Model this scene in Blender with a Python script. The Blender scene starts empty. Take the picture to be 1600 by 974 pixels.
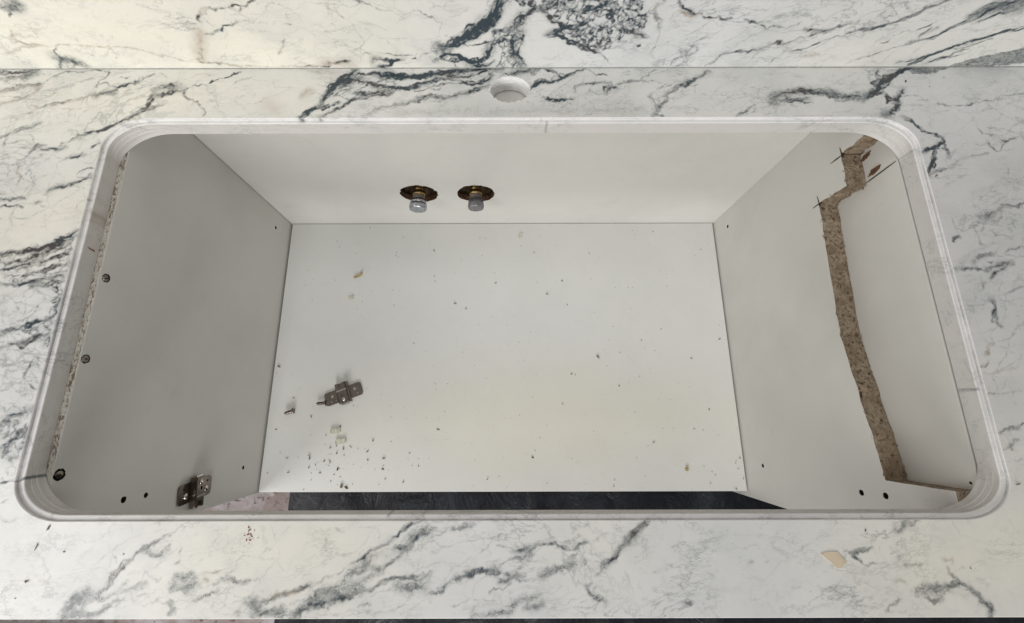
import bpy, bmesh, math, random
import numpy as np
from mathutils import Vector, Matrix

# ------------------------------------------------------------------ camera
H = 0.34                                   # camera height above the counter top (z = 0)
F_PX, CX, PITCH, ROLL = 665.62, 787.1, 0.24304, -0.00236
fw = np.array([0, math.sin(PITCH), -math.cos(PITCH)])
up = np.array([0, math.cos(PITCH), math.sin(PITCH)])
rt = np.array([1.0, 0, 0])
rt, up = (math.cos(ROLL) * rt + math.sin(ROLL) * up, math.cos(ROLL) * up - math.sin(ROLL) * rt)
scene = bpy.context.scene
COL = scene.collection
cam_data = bpy.data.cameras.new('camera')
cam_data.sensor_width = 36.0
cam_data.lens = 36.0 * F_PX / 1600.0
cam_data.shift_x = (800 - CX) / 1600.0
cam_data.clip_start = 0.01
cam_data.clip_end = 50
cam = bpy.data.objects.new('camera', cam_data)
COL.objects.link(cam)
m = Matrix.Identity(4)
for i in range(3):
    m[i][0], m[i][1], m[i][2] = rt[i], up[i], -fw[i]
m[2][3] = H
cam.matrix_world = m
scene.camera = cam

# ------------------------------------------------------------------ light
world = bpy.data.worlds.new('World')
scene.world = world
world.use_nodes = True
wb = world.node_tree.nodes['Background']
wb.inputs[0].default_value = (1.0, 0.992, 0.965, 1)
wb.inputs[1].default_value = 0.20          # even light of a pale room


def area_light(name, loc, target, sx, sy, power, color):
    d = bpy.data.lights.new(name, 'AREA')
    d.shape = 'RECTANGLE'
    d.size, d.size_y, d.energy, d.color = sx, sy, power, color
    o = bpy.data.objects.new(name, d)
    COL.objects.link(o)
    o.location = loc
    o.rotation_euler = (Vector(target) - Vector(loc)).to_track_quat('-Z', 'Y').to_euler()
    return o


area_light('window_light', (-1.00, -0.38, 0.62), (-0.45, 0.10, 0.0), 0.6, 0.6, 6.0, (1.0, 0.98, 0.935))
area_light('front_window_light', (-0.15, -1.7, 0.48), (-0.05, 0.15, -0.25), 0.9, 0.7, 23, (1.0, 0.992, 0.972))
area_light('ceiling_light', (-0.05, 0.1, 1.8), (0, 0.1, 0), 0.9, 0.9, 7.5, (1.0, 0.988, 0.965))
scene.view_settings.view_transform = 'Standard'
scene.view_settings.look = 'None'
scene.view_settings.exposure = 0.06
scene.view_settings.gamma = 1.0
scene.view_settings.use_curve_mapping = False
scene.render.engine = 'CYCLES'
scene.cycles.use_denoising = True
scene.cycles.max_bounces = 10
scene.cycles.diffuse_bounces = 6

# ------------------------------------------------------------------ measures
Y_WALL = 0.3249          # face of the backsplash
Y_FRONT = -0.1359        # front edge of the counter
CUT = (-0.3667, 0.3790, -0.0738, 0.2696)   # sink cut-out, outer edge of the rebate
CRX, CRY = 0.040, 0.030  # its corner radii
SLAB = 0.0172            # slab thickness
XL, XR = -0.3572, 0.3534  # inner faces of the cabinet sides
T_SIDE = 0.0207
X_OUT = 0.3742           # neighbouring panel
Y_BACK = 0.3167          # inner face of the cabinet back
Z_FLOOR = -0.3197        # cabinet floor
Y_CAB = -0.1045          # cabinet front
Z_ROOM = -0.42
PXM = 0.00054            # metres on the counter for one pixel of the measured photograph
rng = np.random.default_rng(7)
random.seed(7)


def ray(px, py):
    return fw + rt * (px - CX) / F_PX + up * (487 - py) / F_PX


def onz(px, py, z=0.0):
    d = ray(px, py)
    p = d * ((z - H) / d[2])
    return np.array([p[0], p[1], z])


def onx(px, py, x):
    d = ray(px, py)
    p = d * (x / d[0])
    return np.array([x, p[1], p[2] + H])


def ony(px, py, y):
    d = ray(px, py)
    p = d * (y / d[1])
    return np.array([p[0], y, p[2] + H])


# ------------------------------------------------------------------ object helpers
def link(name, mesh, mat=None, parent=None):
    o = bpy.data.objects.new(name, mesh)
    COL.objects.link(o)
    if mat is not None:
        mesh.materials.append(mat)
    if parent is not None:
        o.parent = parent
    return o


def tag(o, label, cat, group=None, kind=None):
    o['label'] = label
    o['category'] = cat
    if group:
        o['group'] = group
    if kind:
        o['kind'] = kind
    return o


def empty(name, loc=(0, 0, 0)):
    o = bpy.data.objects.new(name, None)
    COL.objects.link(o)
    o.location = loc
    o.empty_display_size = 0.02
    return o


def mesh_from(name, verts, faces, smooth=False):
    me = bpy.data.meshes.new(name)
    me.from_pydata([tuple(v) for v in verts], [], faces)
    me.update()
    if smooth:
        me.polygons.foreach_set('use_smooth', [True] * len(me.polygons))
    return me


def bm_mesh(name, bm, smooth=False):
    bmesh.ops.recalc_face_normals(bm, faces=bm.faces)
    me = bpy.data.meshes.new(name)
    bm.to_mesh(me)
    bm.free()
    if smooth:
        me.polygons.foreach_set('use_smooth', [True] * len(me.polygons))
    return me


def box(bm, lo, hi):
    vs = [bm.verts.new((x, y, z)) for x in (lo[0], hi[0]) for y in (lo[1], hi[1]) for z in (lo[2], hi[2])]
    for f in ((0, 1, 3, 2), (4, 6, 7, 5), (0, 4, 5, 1), (2, 3, 7, 6), (0, 2, 6, 4), (1, 5, 7, 3)):
        bm.faces.new([vs[i] for i in f])
    return vs


def box_mesh(name, lo, hi, bevel=0.0006):
    bm = bmesh.new()
    box(bm, lo, hi)
    bmesh.ops.recalc_face_normals(bm, faces=bm.faces)
    if bevel:
        bmesh.ops.bevel(bm, geom=list(bm.edges), offset=bevel, segments=2, affect='EDGES')
    return bm_mesh(name, bm)


def prism(bm, pts, axis, a, b):
    """closed outline pts (2D) extruded along axis (0,1,2) from a to b"""
    def P(p, t):
        v = [0, 0, 0]
        o = [i for i in range(3) if i != axis]
        v[axis] = t
        v[o[0]], v[o[1]] = p
        return v
    lo = [bm.verts.new(P(p, a)) for p in pts]
    hi = [bm.verts.new(P(p, b)) for p in pts]
    n = len(pts)
    bm.faces.new(lo)
    bm.faces.new(hi[::-1])
    for i in range(n):
        bm.faces.new((lo[i], lo[(i + 1) % n], hi[(i + 1) % n], hi[i]))


def lathe(bm, prof, n=28, sx=1.0, cap=True, axis='Z', jitter=None):
    """profile [(r, t)] turned round the axis; sx widens the x direction"""
    rings = []
    for r, t in prof:
        ring = []
        for k in range(n):
            a = 2 * math.pi * k / n
            x, y = r * math.cos(a) * sx, r * math.sin(a)
            ring.append(bm.verts.new((x, y, t) if axis == 'Z' else (x, t, y)))
        rings.append(ring)
    for i in range(len(rings) - 1):
        for k in range(n):
            bm.faces.new((rings[i][k], rings[i][(k + 1) % n], rings[i + 1][(k + 1) % n], rings[i + 1][k]))
    if cap:
        bm.faces.new(rings[0][::-1])
        bm.faces.new(rings[-1])
    return rings


def cut(obj, cutters):
    """carve cutter meshes out of obj for good and drop the cutters"""
    tmp = []
    for me in cutters:
        c = bpy.data.objects.new('cutter', me)
        COL.objects.link(c)
        md = obj.modifiers.new('b', 'BOOLEAN')
        md.operation = 'DIFFERENCE'
        md.solver = 'EXACT'
        md.object = c
        md.material_mode = 'TRANSFER'
        tmp.append(c)
    dg = bpy.context.evaluated_depsgraph_get()
    dg.update()
    me = bpy.data.meshes.new_from_object(obj.evaluated_get(dg))
    obj.modifiers.clear()
    old = obj.data
    obj.data = me
    bpy.data.meshes.remove(old)
    for c in tmp:
        bpy.data.objects.remove(c)


# ------------------------------------------------------------------ node helpers
class NT:
    def __init__(self, name):
        self.m = bpy.data.materials.new(name)
        self.m.use_nodes = True
        self.t = self.m.node_tree
        self.b = self.t.nodes['Principled BSDF']

    def n(self, kind, **kw):
        nd = self.t.nodes.new(kind)
        for k, v in kw.items():
            if isinstance(k, str) and hasattr(nd, k):
                setattr(nd, k, v)
        return nd

    def l(self, a, b):
        self.t.links.new(a, b)

    def val(self, sock, v):
        if hasattr(v, 'is_output') or hasattr(v, 'links'):
            self.l(v, sock)
        else:
            sock.default_value = v

    def math(self, op, a, b=0.0, clamp=False):
        nd = self.n('ShaderNodeMath', operation=op, use_clamp=clamp)
        self.val(nd.inputs[0], a)
        self.val(nd.inputs[1], b)
        return nd.outputs[0]

    def mix(self, fac, a, b):
        nd = self.n('ShaderNodeMix', data_type='RGBA')
        self.val(nd.inputs[0], fac)
        for s, v in ((nd.inputs[6], a), (nd.inputs[7], b)):
            if isinstance(v, tuple):
                s.default_value = v if len(v) == 4 else v + (1,)
            else:
                self.l(v, s)
        return nd.outputs[2]

    def ramp(self, v, lo, hi, smooth=True):
        nd = self.n('ShaderNodeMapRange')
        nd.interpolation_type = 'SMOOTHSTEP' if smooth else 'LINEAR'
        self.val(nd.inputs[0], v)
        nd.inputs[1].default_value, nd.inputs[2].default_value = lo, hi
        return nd.outputs[0]

    def noise(self, scale, detail=4, rough=0.55, dist=0.0, vec=None):
        nd = self.n('ShaderNodeTexNoise')
        nd.inputs['Scale'].default_value = scale
        nd.inputs['Detail'].default_value = detail
        nd.inputs['Roughness'].default_value = rough
        nd.inputs['Distortion'].default_value = dist
        self.l(vec if vec is not None else self.pos(), nd.inputs['Vector'])
        return nd.outputs[0]

    def pos(self):
        if not hasattr(self, '_p'):
            self._p = self.n('ShaderNodeTexCoord').outputs['Object']
        return self._p

    def stretch(self, s):
        nd = self.n('ShaderNodeMapping')
        nd.inputs['Scale'].default_value = s
        self.l(self.pos(), nd.inputs[0])
        return nd.outputs[0]

    def streak(self):
        if not hasattr(self, '_s'):
            nd = self.n('ShaderNodeMapping')
            nd.inputs['Rotation'].default_value = (0, 0, math.radians(-28))
            nd.inputs['Scale'].default_value = (0.55, 1.25, 1.25)
            self.l(self.pos(), nd.inputs[0])
            self._s = nd.outputs[0]
        return self._s

    def bump(self, h, strength=0.2, dist=0.001):
        nd = self.n('ShaderNodeBump')
        nd.inputs['Strength'].default_value = strength
        nd.inputs['Distance'].default_value = dist
        self.l(h, nd.inputs['Height'])
        self.l(nd.outputs[0], self.b.inputs['Normal'])

    def out(self, color=None, rough=None, metal=None, spec=None):
        for key, v in (('Base Color', color), ('Roughness', rough), ('Metallic', metal), ('Specular IOR Level', spec)):
            if v is None:
                continue
            s = self.b.inputs[key]
            if isinstance(v, tuple):
                s.default_value = v if len(v) == 4 else v + (1,)
            else:
                self.val(s, v)
        return self.m


def marble_mat(name, cool, cream, rough, vein_gain=1.0):
    t = NT(name)
    at = t.n('ShaderNodeAttribute', attribute_name='marble')
    sp = t.n('ShaderNodeSeparateColor')
    t.l(at.outputs['Color'], sp.inputs[0])
    vein, cloud, warm, rust = sp.outputs[0], sp.outputs[1], sp.outputs[2], at.outputs['Alpha']
    mott = t.noise(14, 5, 0.6, 0.6)
    fine = t.noise(160, 4, 0.65)
    grit = t.noise(900, 3, 0.7)
    col = t.mix(warm, cool, cream)
    col = t.mix(t.math('MULTIPLY', t.ramp(mott, 0.42, 0.75), 0.36), col, (0.50, 0.525, 0.52))
    col = t.mix(t.math('MULTIPLY', t.ramp(fine, 0.35, 0.8), 0.10), col, (0.46, 0.46, 0.45))
    # soft grey clouds
    wisp = t.noise(70, 6, 0.68, 1.6)
    cl = t.math('MULTIPLY', cloud, t.math('ADD', 0.25, t.math('MULTIPLY', wisp, 1.5)), True)
    col = t.mix(t.math('MULTIPLY', cl, 0.85), col, (0.19, 0.21, 0.205))
    # faint hairlines and streaks all through the stone
    for sc_, wd, am in ((5, 0.010, 0.38), (12, 0.015, 0.52), (27, 0.017, 0.42), (60, 0.022, 0.30)):
        hair = t.noise(sc_, 7, 0.70, 0.5, t.streak())
        hl = t.math('ABSOLUTE', t.math('SUBTRACT', hair, 0.5))
        hl = t.math('SUBTRACT', 1.0, t.ramp(hl, 0.0, wd))
        msk = t.ramp(t.noise(sc_ * 0.6 + 3, 3, 0.55), 0.46, 0.68)
        col = t.mix(t.math('MULTIPLY', t.math('MULTIPLY', hl, msk), am), col, (0.17, 0.195, 0.20))
    # rust and brown
    rs = t.math('MULTIPLY', rust, t.math('ADD', 0.30, t.math('MULTIPLY', wisp, 1.2)), True)
    col = t.mix(rs, col, (0.30, 0.20, 0.12))
    # veins, broken up by the grain of the stone
    brk = t.math('ADD', t.math('MULTIPLY', t.math('SUBTRACT', fine, 0.5), 0.9), t.math('MULTIPLY', t.math('SUBTRACT', grit, 0.5), 0.7))
    vv = t.math('ADD', vein, t.math('MULTIPLY', brk, t.ramp(vein, 0.0, 0.6, False)))
    vv = t.math('MULTIPLY', t.ramp(vv, 0.02, 0.70, False), 0.97 * vein_gain, True)
    spk = t.ramp(t.noise(380, 4, 0.7, 0.5, t.streak()), 0.50, 0.62)
    vv = t.math('MAXIMUM', vv, t.math('MULTIPLY', spk, t.math('MULTIPLY', t.ramp(cloud, 0.12, 0.75), 0.72)))
    warp = t.n('ShaderNodeVectorMath', operation='SCALE')
    nw = t.n('ShaderNodeTexNoise')
    nw.inputs['Scale'].default_value = 45
    nw.inputs['Detail'].default_value = 5
    nw.inputs['Roughness'].default_value = 0.7
    t.l(t.pos(), nw.inputs['Vector'])
    t.l(nw.outputs['Color'], warp.inputs[0])
    warp.inputs['Scale'].default_value = 0.022
    wadd = t.n('ShaderNodeVectorMath', operation='ADD')
    t.l(t.streak(), wadd.inputs[0])
    t.l(warp.outputs[0], wadd.inputs[1])
    zone = t.math('ADD', t.math('MULTIPLY', cloud, 1.25), t.math('MULTIPLY', vein, 0.8))
    for sc_, wd, am in ((85, 0.050, 0.85), (190, 0.075, 0.80), (330, 0.10, 0.6)):
        vo = t.n('ShaderNodeTexVoronoi', feature='DISTANCE_TO_EDGE')
        vo.inputs['Scale'].default_value = sc_
        t.l(wadd.outputs[0], vo.inputs['Vector'])
        ck = t.math('SUBTRACT', 1.0, t.ramp(vo.outputs['Distance'], 0.0, wd))
        ck = t.math('MULTIPLY', ck, t.ramp(t.noise(sc_ * 0.6, 4, 0.6), 0.40, 0.58))
        ck = t.math('MULTIPLY', t.math('MULTIPLY', ck, am), t.ramp(zone, 0.06, 0.55))
        vv = t.math('MAXIMUM', vv, ck)
    vcol = t.mix(t.ramp(t.noise(13, 3, 0.5), 0.48, 0.66), (0.028, 0.046, 0.060), (0.066, 0.055, 0.056))
    col = t.mix(vv, col, vcol)
    ro = t.math('ADD', rough, t.math('MULTIPLY', t.math('SUBTRACT', fine, 0.5), 0.25))
    t.out(col, ro, spec=0.35)
    t.bump(grit, 0.03, 0.0004)
    return t.m


def melamine(name, color, rough=0.42):
    t = NT(name)
    a = t.noise(7, 4, 0.6)
    b = t.noise(420, 3, 0.7)
    spk = t.ramp(t.noise(330, 2, 0.5), 0.70, 0.78)
    msk = t.ramp(t.noise(9, 3, 0.6), 0.45, 0.7)
    dk = tuple(c * 0.86 for c in color)
    col = t.mix(t.math('MULTIPLY', t.ramp(a, 0.35, 0.75), 0.6), color, dk)
    col = t.mix(t.math('MULTIPLY', t.math('MULTIPLY', spk, msk), 0.35), col, (0.30, 0.28, 0.24))
    sm = t.ramp(t.noise(26, 5, 0.7, 1.5), 0.62, 0.72)
    col = t.mix(t.math('MULTIPLY', sm, 0.12), col, (0.35, 0.32, 0.28))
    t.out(col, t.math('ADD', rough, t.math('MULTIPLY', t.math('SUBTRACT', a, 0.5), 0.3)), spec=0.45)
    t.bump(b, 0.04, 0.0005)
    return t.m


def floor_melamine():
    """cabinet floor: pale board with a dried water stain and dust"""
    t = NT('cabinet_floor_board')
    p = t.pos()
    sx = t.n('ShaderNodeSeparateXYZ')
    t.l(p, sx.inputs[0])
    wob = t.math('MULTIPLY', t.math('SUBTRACT', t.noise(11, 4, 0.55), 0.5), 0.9)

    def blot(cx, cy, rx, ry, lo, hi):
        u = t.math('DIVIDE', t.math('SUBTRACT', sx.outputs[0], cx), rx)
        v = t.math('DIVIDE', t.math('SUBTRACT', sx.outputs[1], cy), ry)
        d = t.math('SQRT', t.math('ADD', t.math('MULTIPLY', u, u), t.math('MULTIPLY', v, v)))
        return t.math('SUBTRACT', 1.0, t.ramp(t.math('ADD', d, wob), lo, hi))
    st = blot(0.07, -0.005, 0.36, 0.095, 0.15, 1.45)
    ring = blot(0.125, -0.050, 0.040, 0.022, 0.8, 1.0)
    fine = t.noise(240, 4, 0.65)
    col = t.mix(t.ramp(t.noise(6, 4, 0.6), 0.4, 0.7), (0.705, 0.706, 0.688), (0.665, 0.670, 0.652))
    col = t.mix(t.math('MULTIPLY', st, 0.45), col, (0.655, 0.615, 0.485))
    col = t.mix(t.math('MULTIPLY', ring, 0.04), col, (0.48, 0.42, 0.32))
    spk = t.ramp(t.noise(520, 2, 0.5), 0.69, 0.76)
    col = t.mix(t.math('MULTIPLY', spk, 0.42), col, (0.25, 0.22, 0.17))
    col = t.mix(t.math('MULTIPLY', t.ramp(fine, 0.5, 0.8), 0.10), col, (0.5, 0.5, 0.47))
    t.out(col, t.math('ADD', 0.34, t.math('MULTIPLY', t.noise(30, 5, 0.65), 0.2)), spec=0.45)
    t.bump(fine, 0.03, 0.0004)
    return t.m


def chipboard(name='chipboard', light=(0.225, 0.18, 0.13), dark=(0.05, 0.034, 0.022)):
    t = NT(name)
    v = t.n('ShaderNodeTexVoronoi')
    v.inputs['Scale'].default_value = 560
    t.l(t.stretch((1, 0.45, 1)), v.inputs['Vector'])
    n1 = t.noise(260, 4, 0.7)
    n2 = t.noise(40, 4, 0.6)
    sp = t.n('ShaderNodeSeparateColor')
    t.l(v.outputs['Color'], sp.inputs[0])
    col = t.mix(sp.outputs[0], light, tuple(c * 1.5 for c in light))
    col = t.mix(t.ramp(n1, 0.50, 0.68), col, dark)
    col = t.mix(t.math('MULTIPLY', t.ramp(n2, 0.45, 0.65), 0.5), col, (light[0] * 0.62, light[1] * 0.5, light[2] * 0.42))
    t.out(col, 0.9, spec=0.15)
    t.bump(t.math('ADD', n1, v.outputs['Distance']), 0.6, 0.001)
    return t.m


def speckled():
    t = NT('speckled_board_edge')
    n1 = t.noise(430, 5, 0.75, 0.8, t.stretch((1, 0.4, 1)))
    n2 = t.noise(60, 3, 0.6)
    col = t.mix(t.ramp(t.math('ADD', n1, t.math('MULTIPLY', t.math('SUBTRACT', n2, 0.5), 0.35)), 0.50, 0.58), (0.56, 0.53, 0.47), (0.20, 0.155, 0.115))
    col = t.mix(t.math('MULTIPLY', t.ramp(n2, 0.58, 0.72), 0.55), col, (0.20, 0.13, 0.08))
    t.out(col, 0.9, spec=0.1)
    t.bump(n1, 1.0, 0.001)
    return t.m


def simple(name, color, rough, metal=0.0, scale=120, dark=0.6, spec=0.5, bump=0.1, amount=0.7):
    t = NT(name)
    n = t.noise(scale, 5, 0.65)
    col = t.mix(t.math('MULTIPLY', t.ramp(n, 0.42, 0.68), amount), color, tuple(c * dark for c in color))
    t.out(col, t.math('ADD', rough, t.math('MULTIPLY', t.math('SUBTRACT', n, 0.5), 0.35)), metal, spec)
    t.bump(n, bump, 0.0006)
    return t.m


def film_mat():
    t = NT('black_plastic_film')
    n = t.noise(18, 6, 0.65, 0.8)
    scr = t.math('ABSOLUTE', t.math('SUBTRACT', t.noise(22, 3, 0.5, 2.0), 0.5))
    scr = t.math('SUBTRACT', 1.0, t.ramp(scr, 0.0, 0.012))
    scr = t.math('MULTIPLY', scr, t.ramp(t.noise(12, 3, 0.6), 0.52, 0.64))
    dust = t.ramp(t.noise(130, 4, 0.7), 0.66, 0.78)
    col = t.mix(t.ramp(n, 0.4, 0.7), (0.010, 0.011, 0.015), (0.020, 0.022, 0.029))
    col = t.mix(t.math('MULTIPLY', scr, 0.12), col, (0.35, 0.35, 0.36))
    col = t.mix(t.math('MULTIPLY', dust, 0.5), col, (0.30, 0.29, 0.28))
    t.out(col, t.math('ADD', 0.20, t.math('MULTIPLY', n, 0.3)), spec=0.25)
    t.bump(n, 0.8, 0.008)
    return t.m


def room_floor_mat():
    t = NT('worn_stone_floor')
    a = t.noise(16, 6, 0.65, 0.6)
    b = t.noise(110, 5, 0.7)
    col = t.mix(t.ramp(a, 0.38, 0.65), (0.30, 0.245, 0.235), (0.44, 0.41, 0.43))
    col = t.mix(t.ramp(b, 0.55, 0.68), col, (0.10, 0.065, 0.055))
    col = t.mix(t.math('MULTIPLY', t.ramp(t.noise(48, 4, 0.6), 0.58, 0.7), 0.6), col, (0.60, 0.58, 0.60))
    t.out(col, 0.85, spec=0.2)
    t.bump(b, 0.5, 0.003)
    return t.m


M_MARBLE = marble_mat('honed_white_marble', (0.695, 0.697, 0.692), (0.805, 0.772, 0.672), 0.27)
M_RIM = marble_mat('ground_marble_ledge', (0.77, 0.76, 0.765), (0.77, 0.75, 0.72), 0.45, 0.75)
M_SAWN = marble_mat('sawn_marble_edge', (0.60, 0.58, 0.56), (0.60, 0.57, 0.53), 0.65, 0.75)
M_WHITE = melamine('white_melamine', (0.64, 0.628, 0.595))
M_FLOOR = floor_melamine()
M_CHIP = chipboard()
M_CHIP_DARK = chipboard('torn_chipboard', (0.13, 0.075, 0.046), (0.035, 0.02, 0.013))
M_SPECK = speckled()
M_KERF = simple('saw_kerf', (0.05, 0.035, 0.025), 0.9, spec=0.1)
M_HOLE = simple('drill_hole_lining', (0.06, 0.042, 0.03), 0.95, spec=0.1)
M_STEEL = simple('nickel_steel', (0.66, 0.62, 0.57), 0.20, 1.0, 90, 0.8, 0.5, 0.02, 0.4)
M_STEEL_DK = simple('dull_nickel_steel', (0.23, 0.195, 0.168), 0.27, 1.0, 90, 0.7, 0.5, 0.02, 0.5)
M_ZINC = simple('zinc_cap', (0.50, 0.52, 0.56), 0.28, 1.0, 260, 0.7)
M_LEAD = simple('dull_grey_cap', (0.30, 0.30, 0.315), 0.55, 0.85, 300, 0.45)
M_BRASS = simple('old_brass', (0.52, 0.35, 0.14), 0.36, 1.0, 250, 0.45)
M_HEMP = simple('thread_sealing_tape', (0.24, 0.21, 0.18), 0.85, 0.0, 400, 0.5)
M_PLASTER = simple('brown_wall_cavity', (0.13, 0.09, 0.06), 0.95, 0.0, 90, 0.35, 0.1, 0.8)
M_WOODCHIP = simple('wood_shaving', (0.46, 0.35, 0.16), 0.8, 0.0, 300, 0.55, 0.2)
M_CRUMB = simple('dark_crumb', (0.20, 0.155, 0.11), 0.9, 0.0, 150, 0.22, 0.2, 0.1, 1.0)
M_GLUE = simple('yellowed_plastic', (0.62, 0.61, 0.50), 0.35, 0.0, 300, 0.7, 0.5)
M_PAPER = simple('beige_paper', (0.63, 0.53, 0.40), 0.8, 0.0, 120, 0.85, 0.2, 0.05)
M_RED = simple('red_crayon', (0.22, 0.05, 0.04), 0.8, 0.0, 300, 0.6, 0.2)
M_FILM = film_mat()
M_ROOM = room_floor_mat()
M_WOOD = simple('dark_brown_wood', (0.11, 0.055, 0.035), 0.6, 0.0, 60, 0.4, 0.3)

# ------------------------------------------------------------------ the veins of the marble
# Traced along the slab in measured-photo units; each trace is carried onto the stone's own
# plane, so the veins lie in the slab and run on through its sawn edges.
RES = 0.0006


def smooth_noise1(n, period, amp):
    k = max(2, int(n / max(period, 1)) + 3)
    c = rng.normal(0, 1, k)
    x = np.linspace(0, k - 1.001, n)
    i = x.astype(int)
    f = x - i
    f = f * f * (3 - 2 * f)
    return (c[i] * (1 - f) + c[np.minimum(i + 1, k - 1)] * f) * amp


def noise2(ny, nx, cell, octaves=4):
    out = np.zeros((ny, nx))
    a, tot = 1.0, 0.0
    for o in range(octaves):
        c = max(2.0, cell / 2 ** o)
        gy, gx = int(ny / c) + 3, int(nx / c) + 3
        g = rng.random((gy, gx))
        y = np.arange(ny) / c
        x = np.arange(nx) / c
        iy, ix = y.astype(int), x.astype(int)
        fy, fx = (y - iy), (x - ix)
        fy = (fy * fy * (3 - 2 * fy))[:, None]
        fx = (fx * fx * (3 - 2 * fx))[None, :]
        v = (g[np.ix_(iy, ix)] * (1 - fy) * (1 - fx) + g[np.ix_(iy + 1, ix)] * fy * (1 - fx)
             + g[np.ix_(iy, ix + 1)] * (1 - fy) * fx + g[np.ix_(iy + 1, ix + 1)] * fy * fx)
        out += a * v
        tot += a
        a *= 0.55
    return out / tot


class Field:
    """four channels over a plane: dark vein, grey cloud, warmth, rust"""

    def __init__(self, u0, u1, v0, v1, to_plane):
        self.u0, self.v0 = u0, v0
        self.nx, self.ny = int((u1 - u0) / RES) + 2, int((v1 - v0) / RES) + 2
        self.ch = [np.zeros((self.ny, self.nx), np.float32) for _ in range(4)]
        self.to = to_plane

    def path(self, pts):
        q = np.array([self.to(*p) for p in pts])
        # Catmull-Rom through the points, one sample per half millimetre
        out = []
        n = len(q)
        for i in range(n - 1):
            p0, p1, p2, p3 = q[max(i - 1, 0)], q[i], q[i + 1], q[min(i + 2, n - 1)]
            k = max(2, int(np.linalg.norm(p2 - p1) / 0.0004))
            s = np.linspace(0, 1, k, endpoint=False)[:, None]
            out.append(0.5 * (2 * p1 + (p2 - p0) * s + (2 * p0 - 5 * p1 + 4 * p2 - p3) * s ** 2
                              + (3 * p1 - p0 - 3 * p2 + p3) * s ** 3))
        out.append(q[-1:])
        return np.concatenate(out)

    def splat(self, c, p, w, dark, soft=False):
        """p (n,2), w half width (n,), dark (n,)"""
        k = int(np.ceil(w.max() * (1.6 if not soft else 1.0) / RES)) + 1
        o = np.arange(-k, k + 1)
        oy, ox = np.meshgrid(o, o, indexing='ij')
        iu = np.round((p[:, 0] - self.u0) / RES).astype(int)
        iv = np.round((p[:, 1] - self.v0) / RES).astype(int)
        gy = iv[:, None] + oy.ravel()[None]
        gx = iu[:, None] + ox.ravel()[None]
        du = self.u0 + gx * RES - p[:, 0:1]
        dv = self.v0 + gy * RES - p[:, 1:2]
        d = np.sqrt(du * du + dv * dv) / w[:, None]
        val = (np.clip(1 - d, 0, 1) ** 1.5 if soft else np.clip(1.45 - d, 0, 1)) * dark[:, None]
        ok = (gy >= 0) & (gy < self.ny) & (gx >= 0) & (gx < self.nx) & (val > 0)
        np.maximum.at(self.ch[c], (gy[ok], gx[ok]), val[ok].astype(np.float32))

    def filament(self, base, wpx, dark, off_amp=0.0, wig=1.0, c=0, span=(0, 1)):
        n = len(base)
        a, b = int(span[0] * n), max(int(span[1] * n), int(span[0] * n) + 4)
        p = base[a:b]
        n = len(p)
        if n < 4:
            return
        tg = np.gradient(p, axis=0)
        tg /= np.linalg.norm(tg, axis=1, keepdims=True) + 1e-9
        nm = np.stack([-tg[:, 1], tg[:, 0]], 1)
        off = (smooth_noise1(n, 55, 1.0) * off_amp * PXM + smooth_noise1(n, 24, 1.1) * wig * PXM
               + smooth_noise1(n, 9, 0.55) * wig * PXM + smooth_noise1(n, 4, 0.25) * wig * PXM)
        q = p + nm * off[:, None]
        w = np.maximum(wpx * 0.62 * PXM * (1 + smooth_noise1(n, 18, 0.35)), 0.00035)
        dk = np.clip(dark * (1.12 + smooth_noise1(n, 30, 0.22) + smooth_noise1(n, 8, 0.12)), 0.03, 1)
        e = min(n // 3, 14)
        if e > 1:
            dk[:e] *= np.linspace(0.3, 1, e)
            dk[-e:] *= np.linspace(1, 0.3, e)
        self.splat(c, q, w, dk)

    def thin(self, w, dark, *pts, wig=1.0):
        self.filament(self.path(pts), w, dark, 0.0, wig)

    def brown(self, w, dark, *pts):
        b = self.path(pts)
        self.filament(b, w, dark, 0, 0.9, c=3)
        self.filament(b, w * 0.6, dark * 0.35, 0, 0.9)

    def braid(self, width, dark, *pts, n=None, w=1.6, cloud=0.35):
        b = self.path(pts)
        n = n or max(3, int(width * 0.9))
        for i in range(n):
            s = rng.random() * 0.45 if i else 0
            e = 1 - rng.random() * 0.45 if i else 1
            self.filament(b, w * (0.7 + 0.6 * rng.random()), dark * (0.65 + 0.35 * rng.random()), width * 0.36, 1.2, span=(s, e))
        for i in range(n // 2):
            s = rng.random() * 0.75
            self.filament(b, 1.0, dark * (0.18 + 0.3 * rng.random()), width * 0.6, 1.2, span=(s, min(1, s + 0.1 + 0.3 * rng.random())))
        if cloud:
            self.cloud(width * 1.7 + 3, min(1, cloud * 1.25), *pts)

    def cloud(self, width, dark, *pts):
        b = self.path(pts)[::4]
        w = np.full(len(b), width * 0.75 * PXM) * (1 + smooth_noise1(len(b), 12, 0.25))
        self.splat(1, b, np.maximum(w, 0.0008), np.full(len(b), dark), soft=True)

    def stain(self, c, amt, r, *pts):
        b = self.path(pts)[::6] if len(pts) > 1 else np.array([self.to(*pts[0])])
        self.splat(c, b, np.full(len(b), r * PXM), np.full(len(b), amt), soft=True)

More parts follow.
